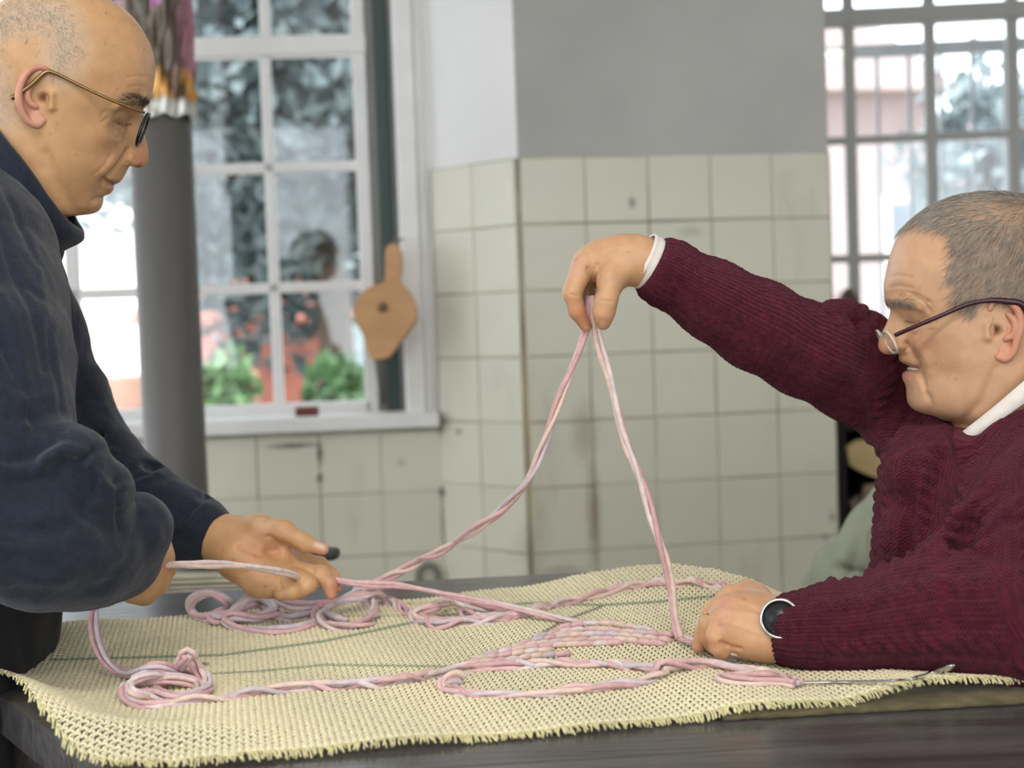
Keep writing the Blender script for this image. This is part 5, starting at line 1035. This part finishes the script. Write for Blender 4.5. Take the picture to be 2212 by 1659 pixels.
o = obj_cam('hair', V, Q, MT['hair'], e_r, c, label='short brushed grey hair thinning on top'); tag(o, kind='stuff')
qR = HR_.flatV()[:, :2].copy(); qR[:, 0] += SH*axw/.075
wb = gp(qR, [(1925, 652), (1945, 650), (1968, 656)], 5)
V, Q, c = strands(Vh, Nh, wb+1e-12, 500, .009, lambda P_, N_, g: np.tile([.9, .05, -.2], (len(P_), 1))+g.normal(0, .3, (len(P_), 3)), .0015, .0002, lambda n, g: np.array(srgb(120, 104, 90))+g.random((n, 1))*.25, 6)
o = obj_cam('eyebrow', V, Q, MT['hair'], e_r, c); tag(o, kind='stuff')
MT['plum'] = material('plum_plastic', srgb(58, 26, 40), .25, noise=(30, .1), bump=None); MT['pearl'] = material('pearl_rim', srgb(206, 200, 184), .25, noise=(30, .08), bump=None)
glasses(HR_, (1910, 716), (1930, 760), -1, [(1916, 722, 60), (1950, 706, 68), (2000, 684, 74), (2060, 658, 78), (2105, 650, 80), (2140, 652, 81), (2170, 658, 81), (2200, 690, 80)], 23, 32, 12, e_r, MT['pearl'], MT['plum'], MT['lens'], .0015, 'reading glasses with a pale rim and dark plum temples', bulge=9, tr=.0022)
# ------------------------------------------------------------------ sweater
f = Fld(np.array([.105, -.375, 1.20]), np.array([.76, .165, 1.95]), .0031)
f.chain([(2165, 1098, 1.57, 86), (2142, 1160, 1.55, 104), (2145, 1300, 1.54, 106), (2150, 1430, 1.54, 104)], .04, sz=1.4)
f.chain([(1404, 571, 1.583, 28), (1440, 590, 1.587, 32), (1540, 647, 1.60, 40), (1640, 704, 1.62, 46.5), (1740, 755, 1.65, 50), (1850, 800, 1.69, 56), (1960, 862, 1.73, 62), (2060, 935, 1.71, 60)], .02)
f.chain([(2060, 935, 1.68, 54), (2160, 990, 1.60, 50), (2262, 1040, 1.48, 58)], .04)
f.chain([(2150, 1005, 1.53, 24), (2195, 990, 1.505, 30), (2300, 1025, 1.47, 46)], .025); f.chain([(2285, 1060, 1.46, 66), (2300, 1150, 1.39, 78), (2305, 1310, 1.345, 76)], .035)
f.chain([(2300, 1338, 1.345, 72), (2150, 1340, 1.36, 56), (2050, 1334, 1.372, 53), (1950, 1342, 1.39, 46.5), (1850, 1358, 1.405, 37.5), (1750, 1362, 1.42, 33.5), (1706, 1361, 1.428, 32)], .02)
f.chain([(1965, 945, 1.67, 38), (2055, 1018, 1.63, 42), (2130, 1068, 1.58, 60)], .03); f.chain([(1985, 990, 1.58, 30), (2030, 1050, 1.54, 50), (2080, 1120, 1.54, 70)], .035)
for px, py, d, r in ((2000, 1255, 1.38, 24), (2060, 1205, 1.39, 30), (2130, 1150, 1.38, 34), (1815, 700, 1.68, 30), (1872, 728, 1.70, 30), (1800, 1310, 1.41, 22), (1930, 1285, 1.39, 26), (1970, 1020, 1.50, 26), (1955, 1150, 1.50, 24)):
    f.ell(K(px, py, d), np.array([r, r, r])/1000, .014)
nk = [(2030, 905, 46), (2023, 915, 15), (2026, 928, -15), (2042, 946, -42), (2070, 956, -60), (2112, 944, -73), (2160, 915, -82), (2215, 874, -84), (2290, 805, -58), (2332, 785, 0), (2290, 800, 55), (2160, 868, 75), (2070, 895, 64)]
nk3 = HR_.cam(np.array([(x, y, w/1000/HR_.k) for x, y, w in nk])); nk3 = spline(nk3, 60, True)
f.ell(HR_.cam(np.array([2190, 900, 0.0])), (.075, .045, .078), .01, '-')
for i in range(59): f.cone(nk3[i], nk3[i+1], .0085, .0085, .006)
for pts, r, k in (([(1975, 965, 1.47), (1968, 1090, 1.45), (1966, 1230, 1.44)], 7, 22), ([(2034, 975, 1.47), (2016, 1040, 1.455), (2006, 1120, 1.45)], 6, 20), ([(2150, 1000, 1.36), (2116, 1078, 1.36), (2090, 1150, 1.37), (2060, 1185, 1.38)], 8, 20), ([(1772, 668, 1.63), (1800, 690, 1.62)], 4, 12), ([(1842, 700, 1.65), (1850, 722, 1.64)], 5, 12)):
    f.chain([(*p, r) for p in pts], k/1000, '-')
f.cut(K(1404, 570, 1.583), K(1404, 570, 1.583)-K(1440, 590, 1.587), .055); f.cut(K(1676, 1359, 1.434), K(1676, 1359, 1.434)-K(1720, 1361, 1.427), .055)
V, Q = f.mesh(2); N = outN(V, Q)
# knit coordinates from the nearest sleeve or trunk bone
bones = [([(1404, 571, 1.583), (1540, 647, 1.60), (1740, 755, 1.65), (1960, 850, 1.72)], 0, .045), ([(1706, 1361, 1.428), (1850, 1358, 1.405), (2050, 1334, 1.372), (2300, 1338, 1.345)], 0, .05), ([(2262, 935, 1.45), (2292, 1100, 1.385), (2305, 1310, 1.345)], 3, .07)]
best = np.full(len(V), 9.0); U = np.zeros(len(V)); Vv = np.zeros(len(V)); seg = np.zeros(len(V), int)
ct = K(2148, 1150, 1.55); dtr = np.sqrt((V[:, 0]-ct[0])**2+((V[:, 2]-ct[2])/1.4)**2); rt = .112
dist_t = np.abs(dtr-rt); best = dist_t+.004; U = np.arctan2(V[:, 0]-ct[0], -(V[:, 2]-ct[2])/1.4)*.13+V[:, 1]*.12; Vv = V[:, 1].copy()
sec = np.full(len(V), 9.0)
for bi, (pts, o0, rm) in enumerate(bones):
    P_ = [K(*p) for p in pts]; L0 = o0; un = P_[-1]-P_[0]; un /= np.linalg.norm(un); e1 = np.array([0, 0, -1.0])+un*un[2]; e1 /= np.linalg.norm(e1); e2 = np.cross(un, e1)
    bd = np.full(len(V), 9.0); bu = np.zeros(len(V)); bv = np.zeros(len(V))
    for a, b in zip(P_[:-1], P_[1:]):
        ab_ = b-a; L = np.linalg.norm(ab_); t = np.clip(((V-a)@ab_)/L**2, 0, 1); r = V-a-t[:, None]*ab_; d = np.abs(np.linalg.norm(r, axis=1)-rm); dd = np.linalg.norm(r, axis=1)
        m = dd < bd; bd = np.where(m, dd, bd); bu = np.where(m, np.arctan2(r@e2, r@e1)*rm, bu); bv = np.where(m, L0+t*L, bv); L0 += L
    d = np.abs(bd-rm*.85)+(np.clip(bd-rm*1.25, 0, 9)*2); m = d < best; sec = np.where(m, best, np.minimum(sec, d)); best = np.where(m, d, best); U = np.where(m, bu, U); Vv = np.where(m, bv, Vv); seg = np.where(m, bi+1, seg)
fade = np.clip((sec-best)/.010, 0, 1)
cuff = ((seg == 1) & (Vv < .038)) | ((seg == 2) & (Vv < .036))
G_ = [([(1975, 965), (1968, 1090), (1966, 1230)], 9, -5), ([(1945, 990), (1940, 1100), (1942, 1220)], 10, 3), ([(2034, 975), (2012, 1060), (2004, 1150)], 9, -5), ([(2000, 960), (1990, 1080), (1986, 1190)], 9, 4), ([(2150, 985), (2116, 1078), (2088, 1155)], 9, -6), ([(2110, 980), (2060, 1040), (2030, 1110)], 9, -3), ([(2180, 960), (2140, 1040), (2115, 1120)], 8, 3),
      ([(2212, 1050), (2150, 1090), (2110, 1140)], 9, -4), ([(2212, 1120), (2150, 1140), (2090, 1185)], 9, -5), ([(2212, 1085), (2150, 1115)], 9, 4), ([(2212, 1160), (2140, 1180), (2070, 1215)], 10, 4), ([(2060, 1190), (2030, 1215), (1990, 1235)], 7, -4), ([(1738, 1295), (1732, 1360), (1742, 1430)], 5, -2.5), ([(1752, 1290), (1760, 1310)], 9, 3),
      ([(1478, 560), (1460, 620), (1440, 680)], 5, -1.2), ([(1900, 720), (1870, 800), (1930, 880)], 14, -3), ([(1780, 690), (1760, 740)], 10, -2.5), ([(1960, 900), (1940, 960), (1935, 1000)], 10, -4), ([(2190, 880), (2120, 960)], 6, -2)]
V = relief(V, N, G_)
def cable(u, v, per, wdt, pitch):
    x = (u+per/2) % per-per/2; m = np.clip(1-(np.abs(x)/(wdt/2))**4, 0, 1); ph = v/pitch+.5*np.sign(x)*0
    return m*(.5+.5*np.sin(2*math.pi*(v/pitch+x/wdt*.9)))*np.cos(x/wdt*math.pi*.8)
fl = np.abs((U+.010+.023) % .046-.023)
kn = np.where(cuff, 0, cable(U+.010, Vv, .046, .021, .0135)*np.where(seg == 1, .0018, .0052)-.0010*np.exp(-((fl-.0125)/.0016)**2) + np.where(fl > .0135, .0007, 0)*np.sin(2*math.pi*U/.0062)*np.sin(2*math.pi*Vv/.0062))
kn += np.where(cuff, .0012*np.sin(2*math.pi*U/.0088), 0)*np.clip((np.minimum(Vv-np.where(seg == 1, .0, -.012), 1)-.0)/.006, 0, 1)
kn *= fade; kn += .0018*vnoise(V, 6, 21, 2)
kn *= np.where(np.abs(np.einsum('ij,ij->i', N, np.where((seg == 1)[:, None], (K(1404, 570, 1.583)-K(1440, 590, 1.587))/.02, (K(1676, 1359, 1.434)-K(1720, 1361, 1.427))/.0205))) > .75, np.where(cuff, .15, 1), 1)
V = V+N*kn[:, None]
m = material('maroon_knit', srgb(94, 33, 49), .95, noise=(120, .3), bump=None, sheen=.14); nt = m.node_tree; b = nt.nodes['Principled BSDF']; b.inputs['Specular IOR Level'].default_value = .15; b.inputs['Sheen Tint'].default_value = (.85, .42, .52, 1)
at = nd(nt, 'ShaderNodeAttribute', attribute_name='kuv'); sp_ = nd(nt, 'ShaderNodeSeparateXYZ'); nt.links.new(at.outputs['Vector'], sp_.inputs[0])
def mth(op, a, b_=None, c_=None):
    n = nd(nt, 'ShaderNodeMath', operation=op)
    for i, x in enumerate((a, b_, c_)):
        if x is None: continue
        if isinstance(x, (int, float)): n.inputs[i].default_value = x
        else: nt.links.new(x, n.inputs[i])
    return n.outputs[0]
uu = mth('MULTIPLY', sp_.outputs[0], 1/.0046); fr_ = mth('ABSOLUTE', mth('SUBTRACT', mth('FRACT', uu), .5))       # 0..0.5
vv = mth('ADD', mth('MULTIPLY', sp_.outputs[1], 1/.0036), mth('MULTIPLY', fr_, 1.5)); st = mth('SINE', mth('MULTIPLY', vv, 6.2832))
hgt = mth('ADD', mth('MULTIPLY', st, .7), mth('MULTIPLY', mth('COSINE', mth('MULTIPLY', fr_, 6.2832)), .55))
hgt = mth('MULTIPLY', hgt, sp_.outputs[2]); nz = nd(nt, 'ShaderNodeTexNoise'); nz.inputs['Scale'].default_value = 900; hgt = mth('ADD', hgt, nz.outputs[0])
bp = nd(nt, 'ShaderNodeBump'); bp.inputs['Strength'].default_value = .8; bp.inputs['Distance'].default_value = .0022; nt.links.new(hgt, bp.inputs['Height']); nt.links.new(bp.outputs[0], b.inputs['Normal'])
MT['knit'] = m
obj_cam('sweater', V, Q, m, e_r, uv=np.stack([U, Vv, fade], 1), label='maroon cable-knit wool sweater')
# shirt collar and cuff
MT['shirt'] = material('white_shirt', srgb(232, 224, 216), .8, noise=(90, .06), bump=(500, .3, .0008), stretch=(1, 1, 1))
def strip(name, A_, B_, th, mat, parent, n=50):
    A_ = spline(np.asarray(A_), n); B_ = spline(np.asarray(B_), n); tcd = np.gradient((A_+B_)/2, axis=0); nn = np.cross(tcd, B_-A_); nn /= np.linalg.norm(nn, axis=1)[:, None]; nn *= th/2
    ring = np.stack([A_+nn, (A_+B_)/2+nn*2.4, B_+nn, B_-nn, (A_+B_)/2-nn*.2, A_-nn], 1); V = ring.reshape(-1, 3); i = np.arange(n-1)[:, None]*6; j = np.arange(6)[None]; j2 = (j+1) % 6
    Q = np.stack([i+j, i+j2, i+6+j2, i+6+j], -1).reshape(-1, 4).tolist()+[[0, 1, 2, 3, 4, 5], list(range((n-1)*6, n*6))[::-1]]
    return link(name, mesh(name, toW(V), Q), mat, parent)
hc = lambda pts: HR_.cam(np.array([(x-SH*abs(w)/75, y, w/1000/HR_.k) for x, y, w in pts]))
strip('shirt_collar', hc([(2062, 938, -54), (2100, 905, -73), (2150, 863, -84), (2215, 806, -89), (2300, 742, -64), (2360, 738, 0)]), hc([(2070, 949, -62), (2110, 929, -79), (2160, 893, -89), (2225, 845, -93), (2310, 778, -72), (2366, 765, 0)]), .002, MT['shirt'], e_r)
strip('shirt_collar', hc([(2034, 902, 20), (2042, 912, -8), (2052, 930, -30), (2066, 944, -48)]), hc([(2046, 930, 20), (2052, 940, -8), (2060, 950, -30), (2072, 956, -48)]), .002, material('dark_strip', srgb(70, 66, 76), .8), e_r)  # dark strip set inside the neckline opening
cr = []
axc = K(1440, 590, 1.587)-K(1385, 562, 1.582); axc /= np.linalg.norm(axc); e1 = np.cross(axc, [0, 0, 1.0]); e1 /= np.linalg.norm(e1); e2 = np.cross(axc, e1)
th = np.linspace(0, 2*math.pi, 48, endpoint=False); V = []
for tt, rr in ((-.007, .0285), (-.0082, .0300), (-.0045, .0305), (-.0036, .0298), (.000, .0303), (.012, .0285), (.012, .026)):
    cen = K(1399, 567, 1.583)+axc*tt; V.append(cen+rr*(np.cos(th)[:, None]*e1+np.sin(th)[:, None]*e2))
V = np.vstack(V); i = np.arange(6)[:, None]*48; j = np.arange(48)[None]; j2 = (j+1) % 48; Q = np.stack([i+j, i+j2, i+48+j2, i+48+j], -1).reshape(-1, 4)
link('shirt_cuff', mesh('shirt_cuff', toW(V), Q), MT['shirt'], e_r)
# watch and ring
wn = np.array([-.30, .22, -.93]); wn /= np.linalg.norm(wn); wc_ = K(1686, 1337, 1.4045); nW = M @ wn; nW /= np.linalg.norm(nW); aW = np.cross(nW, [0, 0, 1.0]); aW /= np.linalg.norm(aW); RW = np.stack([aW, np.cross(nW, aW), nW], 1)
wt = empty('wristwatch', (0, 0, 0)); wt.parent = e_r; wt.location = -e_r.location; wt['label'] = 'silver wristwatch with a dark dial'
V, Fc = lathe([(.0005, -.003), (.017, -.003), (.0195, -.001), (.0195, .003), (.0188, .005), (.0168, .0052), (.0165, .0035)], 48, toW(wc_), RW); link('case', mesh('case', V, Fc), MT['steel'], wt)
V, Fc = lathe([(.0003, .0036), (.0166, .0036), (.0166, .003)], 40, toW(wc_), RW); link('dial', mesh('dial', V, Fc), MT['black'], wt)
e1 = np.cross(wn, [0, 1.0, 0]); e1 /= np.linalg.norm(e1)
band = np.array([K(1690, 1362, 1.430)+.0305*(math.cos(a)*np.array([.1, .97, .1])+math.sin(a)*np.array([.05, 0, -1.0])) for a in np.linspace(0, 2*math.pi, 50)])
V, Fc = tube(toW(band), .006, 8, False, .25); link('strap', mesh('strap', V, Fc), MT['black'], wt)
V, Fc = lathe([(.0003, -.0015), (.0018, -.0015), (.0018, .0015), (.0003, .0015)], 12, toW(wc_+np.array([-.004, -.0195, -.004])), np.stack([nW, aW, np.cross(nW, aW)], 1)); link('crown', mesh('crown', V, Fc), MT['steel'], wt)
fd = K(1532, 1350, 1.45)-K(1564, 1315, 1.455); fd /= np.linalg.norm(fd); e1 = np.cross(fd, [0, 0, 1.0]); e1 /= np.linalg.norm(e1); e2 = np.cross(fd, e1)
rgp = np.array([K(1540, 1341, 1.4515)+.0104*(math.cos(a)*e1+math.sin(a)*e2) for a in np.linspace(0, 2*math.pi, 40)])
V, Fc = tube(toW(rgp), .0012, 8, False); rg = link('ring', mesh('ring', V, Fc), material('gold', srgb(220, 180, 110), .25, metal=1, bump=None), e_r); rg['label'] = 'thin gold finger ring'
# ================================================================== THINGS BEHIND THE TABLE
def vert(px, py, d): p = P(px, py, d); return np.array([p[0], p[1]])
MT['pipe'] = material('stove_pipe', srgb(88, 86, 83), .5, noise=(3, .16), bump=(20, .1, .003), stretch=(6, 6, .6))
pp = vert(366, 700, 2.9); pr = .0605
st = empty('stove_pipe', (*pp, 0), 'thick dark grey metal pole standing floor to ceiling before the left window', 'pole')
V, Fc = lathe([(.001, 0), (.11, 0), (.11, .012), (pr+.006, .02), (pr, .03), (pr, ZC-.001), (.001, ZC-.001)], 48, (*pp, 0)); link('pole', mesh('pole', V, Fc), MT['pipe'], st)
zb_ = P(360, 262, 2.9)[2]; nz_, na = 40, 96; Vs, Cs = [], []
for i in range(nz_+1):
    z = zb_+(ZC-.02-zb_)*(i/nz_)**1.6
    for j in range(na):
        a = j/na*2*math.pi; cr_ = .0035*math.sin(a*11+z*30)+.0025*math.sin(a*23-z*47)+.002*math.sin(z*90+a*5); rr = pr+.0075+cr_; ca = math.cos(a); fr_v = -math.sin(a)
        Vs.append((pp[0]+rr*ca, pp[1]+rr*math.sin(a), z+.004*math.sin(a*9)))
        t = (z-zb_); edge = abs(ca)
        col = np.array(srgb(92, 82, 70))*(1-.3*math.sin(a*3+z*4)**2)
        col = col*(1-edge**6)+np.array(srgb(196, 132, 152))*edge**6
        if t < .038: col = np.array(srgb(196, 196, 190))
        elif t < .085: col = np.array(srgb(206, 150, 80)) if math.sin(a*6+t*60) > 0 else np.array(srgb(90, 66, 46))
        if abs(a-5.0) < .16 and .20 < t < .27: col = np.array(srgb(214, 120, 206))
        Cs.append(col)
i = np.arange(nz_)[:, None]*na; j = np.arange(na)[None]; Q = np.stack([i+j, i+(j+1) % na, i+na+(j+1) % na, i+na+j], -1).reshape(-1, 4)
MT['foil'] = material('foil', (1, 1, 1), .28, metal=.35, noise=(30, .2), bump=(40, .5, .004), attr='col')
fo = link('foil_wrap', mesh('foil_wrap', np.array(Vs), Q, np.array(Cs)), MT['foil']); sm_ = fo.modifiers.new('s', 'SOLIDIFY'); sm_.thickness = .0015
tag(fo, 'brown and pink shiny foil wrapped round the top of the grey pole', 'wrap')
# bellows
MT['beech'] = woodmat('bellows_wood', srgb(178, 132, 84), srgb(196, 150, 100), .45, (2, 2, 10), .1); MT['leather'] = material('leather', srgb(120, 112, 84), .6, noise=(40, .2))
bl = [(832, 541), (838, 530), (846, 527), (858, 530), (865, 541), (866, 575), (865, 606), (882, 628), (895, 652), (899, 678), (893, 698), (882, 714), (861, 742), (840, 770), (818, 776), (798, 771), (788, 731), (771, 702), (764, 678), (769, 652), (787, 627), (812, 615), (829, 609), (831, 575)]
bD = 3.50; b3 = [P(x, y, bD) for x, y in spline(np.array(bl+[bl[0]], float), 70)[:-1]]
be = empty('fireplace_bellows', b3[0], 'round wooden fireplace bellows hanging beside the left window', 'bellows')
cen = np.mean(b3, 0)
for k, oz in enumerate((0, .042)):
    m = MB(); m.prism([p+fw*oz for p in b3][::-1], fw*.014); m.build('board', MT['beech'], be)
m = MB(); m.prism([cen+(p-cen)*np.array([.93, 1, .93])+fw*.0135 for p in b3[12:]][::-1], fw*.029); m.build('leather_side', MT['leather'], be)
V, Fc = tube(np.array([P(818, 772, bD)+fw*.028, P(820, 790, bD)+fw*.028, P(828, 872, bD)+fw*.028]), np.array([.017, .014, .009]), 16); link('nozzle', mesh('nozzle', V, Fc), MT['pipe'], be)
V, Fc = lathe([(.001, 0), (.010, .0), (.012, .004), (.009, .008), (.001, .009)], 20, P(826, 664, bD)-fw*.0, np.stack([RT, UP, -fw], 1)); link('rivet', mesh('rivet', V, Fc), material('rivet', srgb(110, 88, 62), .5), be)
V, Fc = tube(np.array([P(846, 533, bD)+fw*.007, P(852, 520, bD+.03), P(872, 516, bD+.088)]), .003, 8); link('hanging_loop', mesh('hanging_loop', V, Fc), MT['leather'], be)
# small things
c0 = on(WW, 925, 1243, .018); th = np.linspace(math.radians(-62), math.radians(242), 40)
hk = tubeobj('wall_ring', np.array([c0+WW[2]*math.cos(a)*.024+np.array([0, 0, 1.0])*math.sin(a)*.026 for a in th]), .0085, material('ring_grey', srgb(120, 122, 112), .5)); tag(hk, 'grey horseshoe-shaped ring fixed low on the tiled wall', 'ring')
c0 = on(WW, 663, 879, -.02); m = MB(); m.box((c0[0], c0[1], sillz+.006+.011), (.028, .018, .011), frameR(WW), .003); bx = m.build('matchbox', material('dark_red', srgb(100, 48, 46), .6)); tag(bx, 'small dark red box lying on the left window sill', 'box')
c0 = on(WR, 1834, 700, .0); V, Fc = lathe([(.001, 0), (.05, 0), (.06, .03), (.052, .09), (.03, .14), (.012, .165), (.001, .17)], 28, (c0[0], c0[1], rz)); fg = link('ornament', mesh('ornament', V, Fc), material('dark_brown', srgb(84, 62, 44), .7, noise=(40, .4), bump=(60, .6, .01))); tag(fg, 'dark brown pointed ornament on the right window sill', 'ornament')
# bench with a stack of boards and a black case
bk = material('black_lacquer', srgb(24, 22, 22), .6, noise=(20, .2)); d1 = 2.16
zb0 = P(470, 1283, d1)[2]; a0, a1 = vert(290, 1280, d1), vert(640, 1262, d1); plb = vplane(a0, a1); Lb = np.linalg.norm(a1-a0)
bn = empty('bench', (*a0, 0), 'black wooden bench behind the far edge of the table', 'bench')
m = MB(); wbox(m, plb, 0, Lb, zb0-.03, zb0, -.30, 0, .004); m.build('seat', bk, bn)
for s0 in (.03, Lb-.03):
    for o1 in (-.03, -.27): m = MB(); wbox(m, plb, s0-.018, s0+.018, 0, zb0-.03, o1-.018, o1+.018, .003); m.build('leg', bk, bn)
pale = material('pale_board', srgb(206, 200, 178), .7, noise=(20, .15)); z = zb0
for k in range(4):
    m = MB(); wbox(m, plb, .02+rng.uniform(-.006, .006), .255+rng.uniform(-.012, .012), z, z+.0055, -.15, -.012+rng.uniform(-.006, .004), .001); o = m.build('folded_sheet', pale); z += .0072 if k % 2 else .0066
    o.name = 'folded_sheet'; tag(o, ['lowest', 'second lowest', 'second highest', 'topmost'][k]+' pale folded sheet in the stack under the black case', 'sheet', 'pale sheets stacked on the bench')
f = Fld(np.array([-.03, -.03, -.15]), np.array([.34, .06, .15]), .004); f.v[:] = .03; z += .001
A_ = []
sh_ = [(.03, .008, 0), (.10, .010, 0), (.20, .011, 0), (.285, .009, 0)]
for (x0, y0, _), (x1, y1, _) in zip(sh_[:-1], sh_[1:]): f.cone((x0, .014, 0), (x1, .014, 0), y0, y1, .01, '+', 5.0)
V, Q = f.mesh(2); Wc = plb[0]+np.outer(V[:, 0]+.0, plb[2])+np.outer(-V[:, 2]*.7-.072, plb[1])+np.outer(V[:, 1]-V[:, 1].min(), [0, 0, 1.0])+np.array([0, 0, z])
Q = orient(Wc-Wc.mean(0), Q); cs = link('case', mesh('case', Wc, Q), material('case_black', srgb(58, 54, 52), .6)); tag(cs, 'dark rounded soft case lying on the pale sheets behind the open hand', 'case')
# firewood store
dk = material('dark_board', srgb(26, 23, 20), .85, noise=(20, .3)); ln0, ln1 = vert(1812, 1000, 3.86), vert(2330, 1000, 3.8); pls = vplane(ln0, ln1); Ls = np.linalg.norm(ln1-ln0); zt_ = P(1850, 905, 3.86)[2]  # boards of the firewood box are near black all over
fs = empty('firewood_store', (*ln0, 0), 'dark open firewood box between the pier and the seated man', 'box')
for nm, (s0, s1, z0, z1, o0, o1) in (('back_panel', (0, Ls, 0, zt_, -.42, -.40)), ('top_panel', (0, Ls, zt_-.03, zt_, -.40, 0)), ('side_panel', (0, .02, 0, zt_-.03, -.40, 0)), ('side_panel', (Ls-.02, Ls, 0, zt_-.03, -.40, 0)), ('bottom_panel', (.02, Ls-.02, 0, .03, -.40, 0))):
    m = MB(); wbox(m, pls, s0, s1, z0, z1, o0, o1, .002); m.build(nm, dk, fs)
bark = material('log_bark', srgb(92, 74, 58), .9, noise=(14, .4), bump=(18, .9, .02)); endm = material('log_end', srgb(206, 180, 130), .8, noise=(10, .2)); endg = material('log_end_grey', srgb(140, 124, 104), .85, noise=(14, .3))
lgx = [(1886, 985, 52, 0), (1905, 1088, 46, 1), (1864, 1098, 30, 1), (1900, 1165, 34, 0), (1868, 1165, 34, 1), (1955, 1010, 50, 1), (1975, 1120, 50, 0), (1868, 1235, 34, 1), (1910, 1240, 38, 0), (1985, 1215, 40, 1), (2050, 1060, 44, 0), (2060, 1160, 50, 1), (2065, 1260, 44, 0)]
wh_ = ['pale topmost log nearest the pier', 'grey log in the middle behind the olive sleeve', 'small grey split log against the pier', 'pale log above the olive sleeve', 'grey log low beside the pier']
for k, (x, y, r, g_) in enumerate(lgx):
    c0 = RP(x, y, pls[0]-pls[1]*(.05+.02*(k % 3)), pls[1]); rw = r/F*3.95; na = 14; prof = [1+.14*math.sin(3*a*2*math.pi/na+k)+.08*rng.normal() for a in range(na)]
    ringp = [c0+pls[2]*rw*prof[a]*math.cos(a*2*math.pi/na)+np.array([0, 0, rw*prof[a]*math.sin(a*2*math.pi/na)*(.8+.1*(k % 3))]) for a in range(na)]
    e = empty('log', c0, (wh_[k] if k < 5 else ['', '', '', '', '', 'grey log high up, its end half behind the maroon sleeve', 'pale log behind the shoulder of the olive coat', 'small grey log at the bottom left corner of the firewood box', 'pale bottom log beside the small grey one', 'grey bottom log below the olive elbow', 'pale top log furthest from the pier', 'grey middle log furthest from the pier', 'pale bottom log furthest from the pier'][k]), 'log', 'logs in the firewood box')
    bb = [p-pls[1]*.25+np.array([0, 0, .01*(k % 2)]) for p in ringp]
    link('bark', mesh('bark', np.array(ringp+bb), [[a, (a+1) % na, na+(a+1) % na, na+a] for a in range(na)]+[[na+a for a in range(na)]]), bark, e)
    V = np.array([c0+pls[1]*.004]+[c0+(p-c0)*.97+pls[1]*.003 for p in ringp]+ringp); link('cut_end', mesh('cut_end', V, [[0, 1+a, 1+(a+1) % na] for a in range(na)]+[[1+a, 1+na+a, 1+na+(a+1) % na, 1+(a+1) % na] for a in range(na)], smooth=False), endg if g_ else endm, e)
# third person in an olive coat
e3 = empty('person', (*vert(2030, 1300, 2.65), 0), 'person in an olive green coat and blue jeans seated behind the man in maroon', 'person')
MT['olive'] = material('olive_cotton', srgb(142, 146, 126), .85, noise=(20, .12), bump=(200, .4, .002)); MT['denim'] = material('blue_denim', srgb(84, 112, 168), .85, noise=(200, .15))
sk = np.array(rowsR); q3 = sk.copy()
for a, b in ((0, 1), (2, 3), (4, 5)): q3[:, a] = 2085+(sk[:, a]-2120)*.58; q3[:, b] = 760+(sk[:, b]-660)*.58
H3 = Head(q3, 2.65, math.radians(-5), (2085, 760), 1.0, 120, 120)
H3.sculpt([([(1999, 773)], 12, -7), ([(2030, 795)], 16, 3), ([(1992, 806), (2006, 830)], 4, -3)])
V3 = H3.cam(H3.flatV()); c3 = np.tile(SKR, (len(V3), 1)); parts = [(V3, H3.Q, c3), ball(H3, 2000, 773, 33, 12, SKR*.85, 1), ball(H3, 2000, 773, 33, 12, SKR*.85, -1)]
Vq, Qq, cq = hand([([(1770, 1300, 2.55, 24), (1725, 1312, 2.55, 26), (1690, 1318, 2.55, 20)], 10)]+[([(1690, 1312+i*4, 2.53+.022*i, 11), (1668, 1322+i*4, 2.53+.022*i, 9), (1658, 1336+i*3, 2.53+.022*i, 8)], 4) for i in range(4)]+[([(1730, 1305, 2.53, 14), (1700, 1300, 2.50, 11), (1676, 1310, 2.49, 9)], 5)], [], [], .0035, SKR, None)
parts.append((Vq, Qq, cq)); V, Q, c = join(parts); obj_cam('body', V, Q, MT['skin'], e3, c)
f = Fld(K(1640, 900, 2.3)+np.array([0, 0, 0])-np.array([.03, .62, .05]), K(2300, 840, 3.0)+np.array([.12, .02, .0]), .008)
f.chain([(2085, 960, 2.65, 80), (2090, 1060, 2.65, 140), (2090, 1320, 2.62, 150)], .06, sz=1.3); f.chain([(2060, 975, 2.45, 70), (1985, 1080, 2.42, 66), (1905, 1175, 2.44, 60), (1840, 1235, 2.48, 54), (1775, 1290, 2.53, 42)], .03); f.chain([(2060, 975, 2.85, 70), (1990, 1120, 2.86, 62), (1930, 1230, 2.80, 56), (1840, 1290, 2.72, 44)], .03)
V, Q = f.mesh(2); N = outN(V, Q)
V = relief(V, N, [([(1860, 1130), (1850, 1180), (1830, 1240)], 9, -14), ([(1880, 1150), (1885, 1210), (1900, 1250)], 8, -12), ([(1800, 1230), (1850, 1235), (1880, 1250)], 8, -10), ([(1815, 1205), (1840, 1225)], 8, 8), ([(1900, 1090), (1912, 1160)], 8, 10)]); V = V+N*(.006*vnoise(V, 4, 33, 2))[:, None]
obj_cam('coat', V, Q, MT['olive'], e3, label='olive green cotton coat')
f = Fld(K(1640, 1240, 2.3)+np.array([-.02, -.98, 0]), K(2260, 1240, 3.0)+np.array([.02, 0, 0]), .011)
f.chain([(2090, 1340, 2.65, 120), (1900, 1360, 2.52, 84), (1752, 1348, 2.5, 66), (1760, 1600, 2.54, 56), (1790, 2050, 2.6, 48)], .05); f.chain([(2090, 1340, 2.65, 120), (1930, 1370, 2.80, 84), (1790, 1365, 2.84, 66), (1800, 1600, 2.84, 56), (1820, 2000, 2.86, 48)], .05)
V, Q = f.mesh(2); obj_cam('jeans', V, Q, MT['denim'], e3, label='blue jeans')
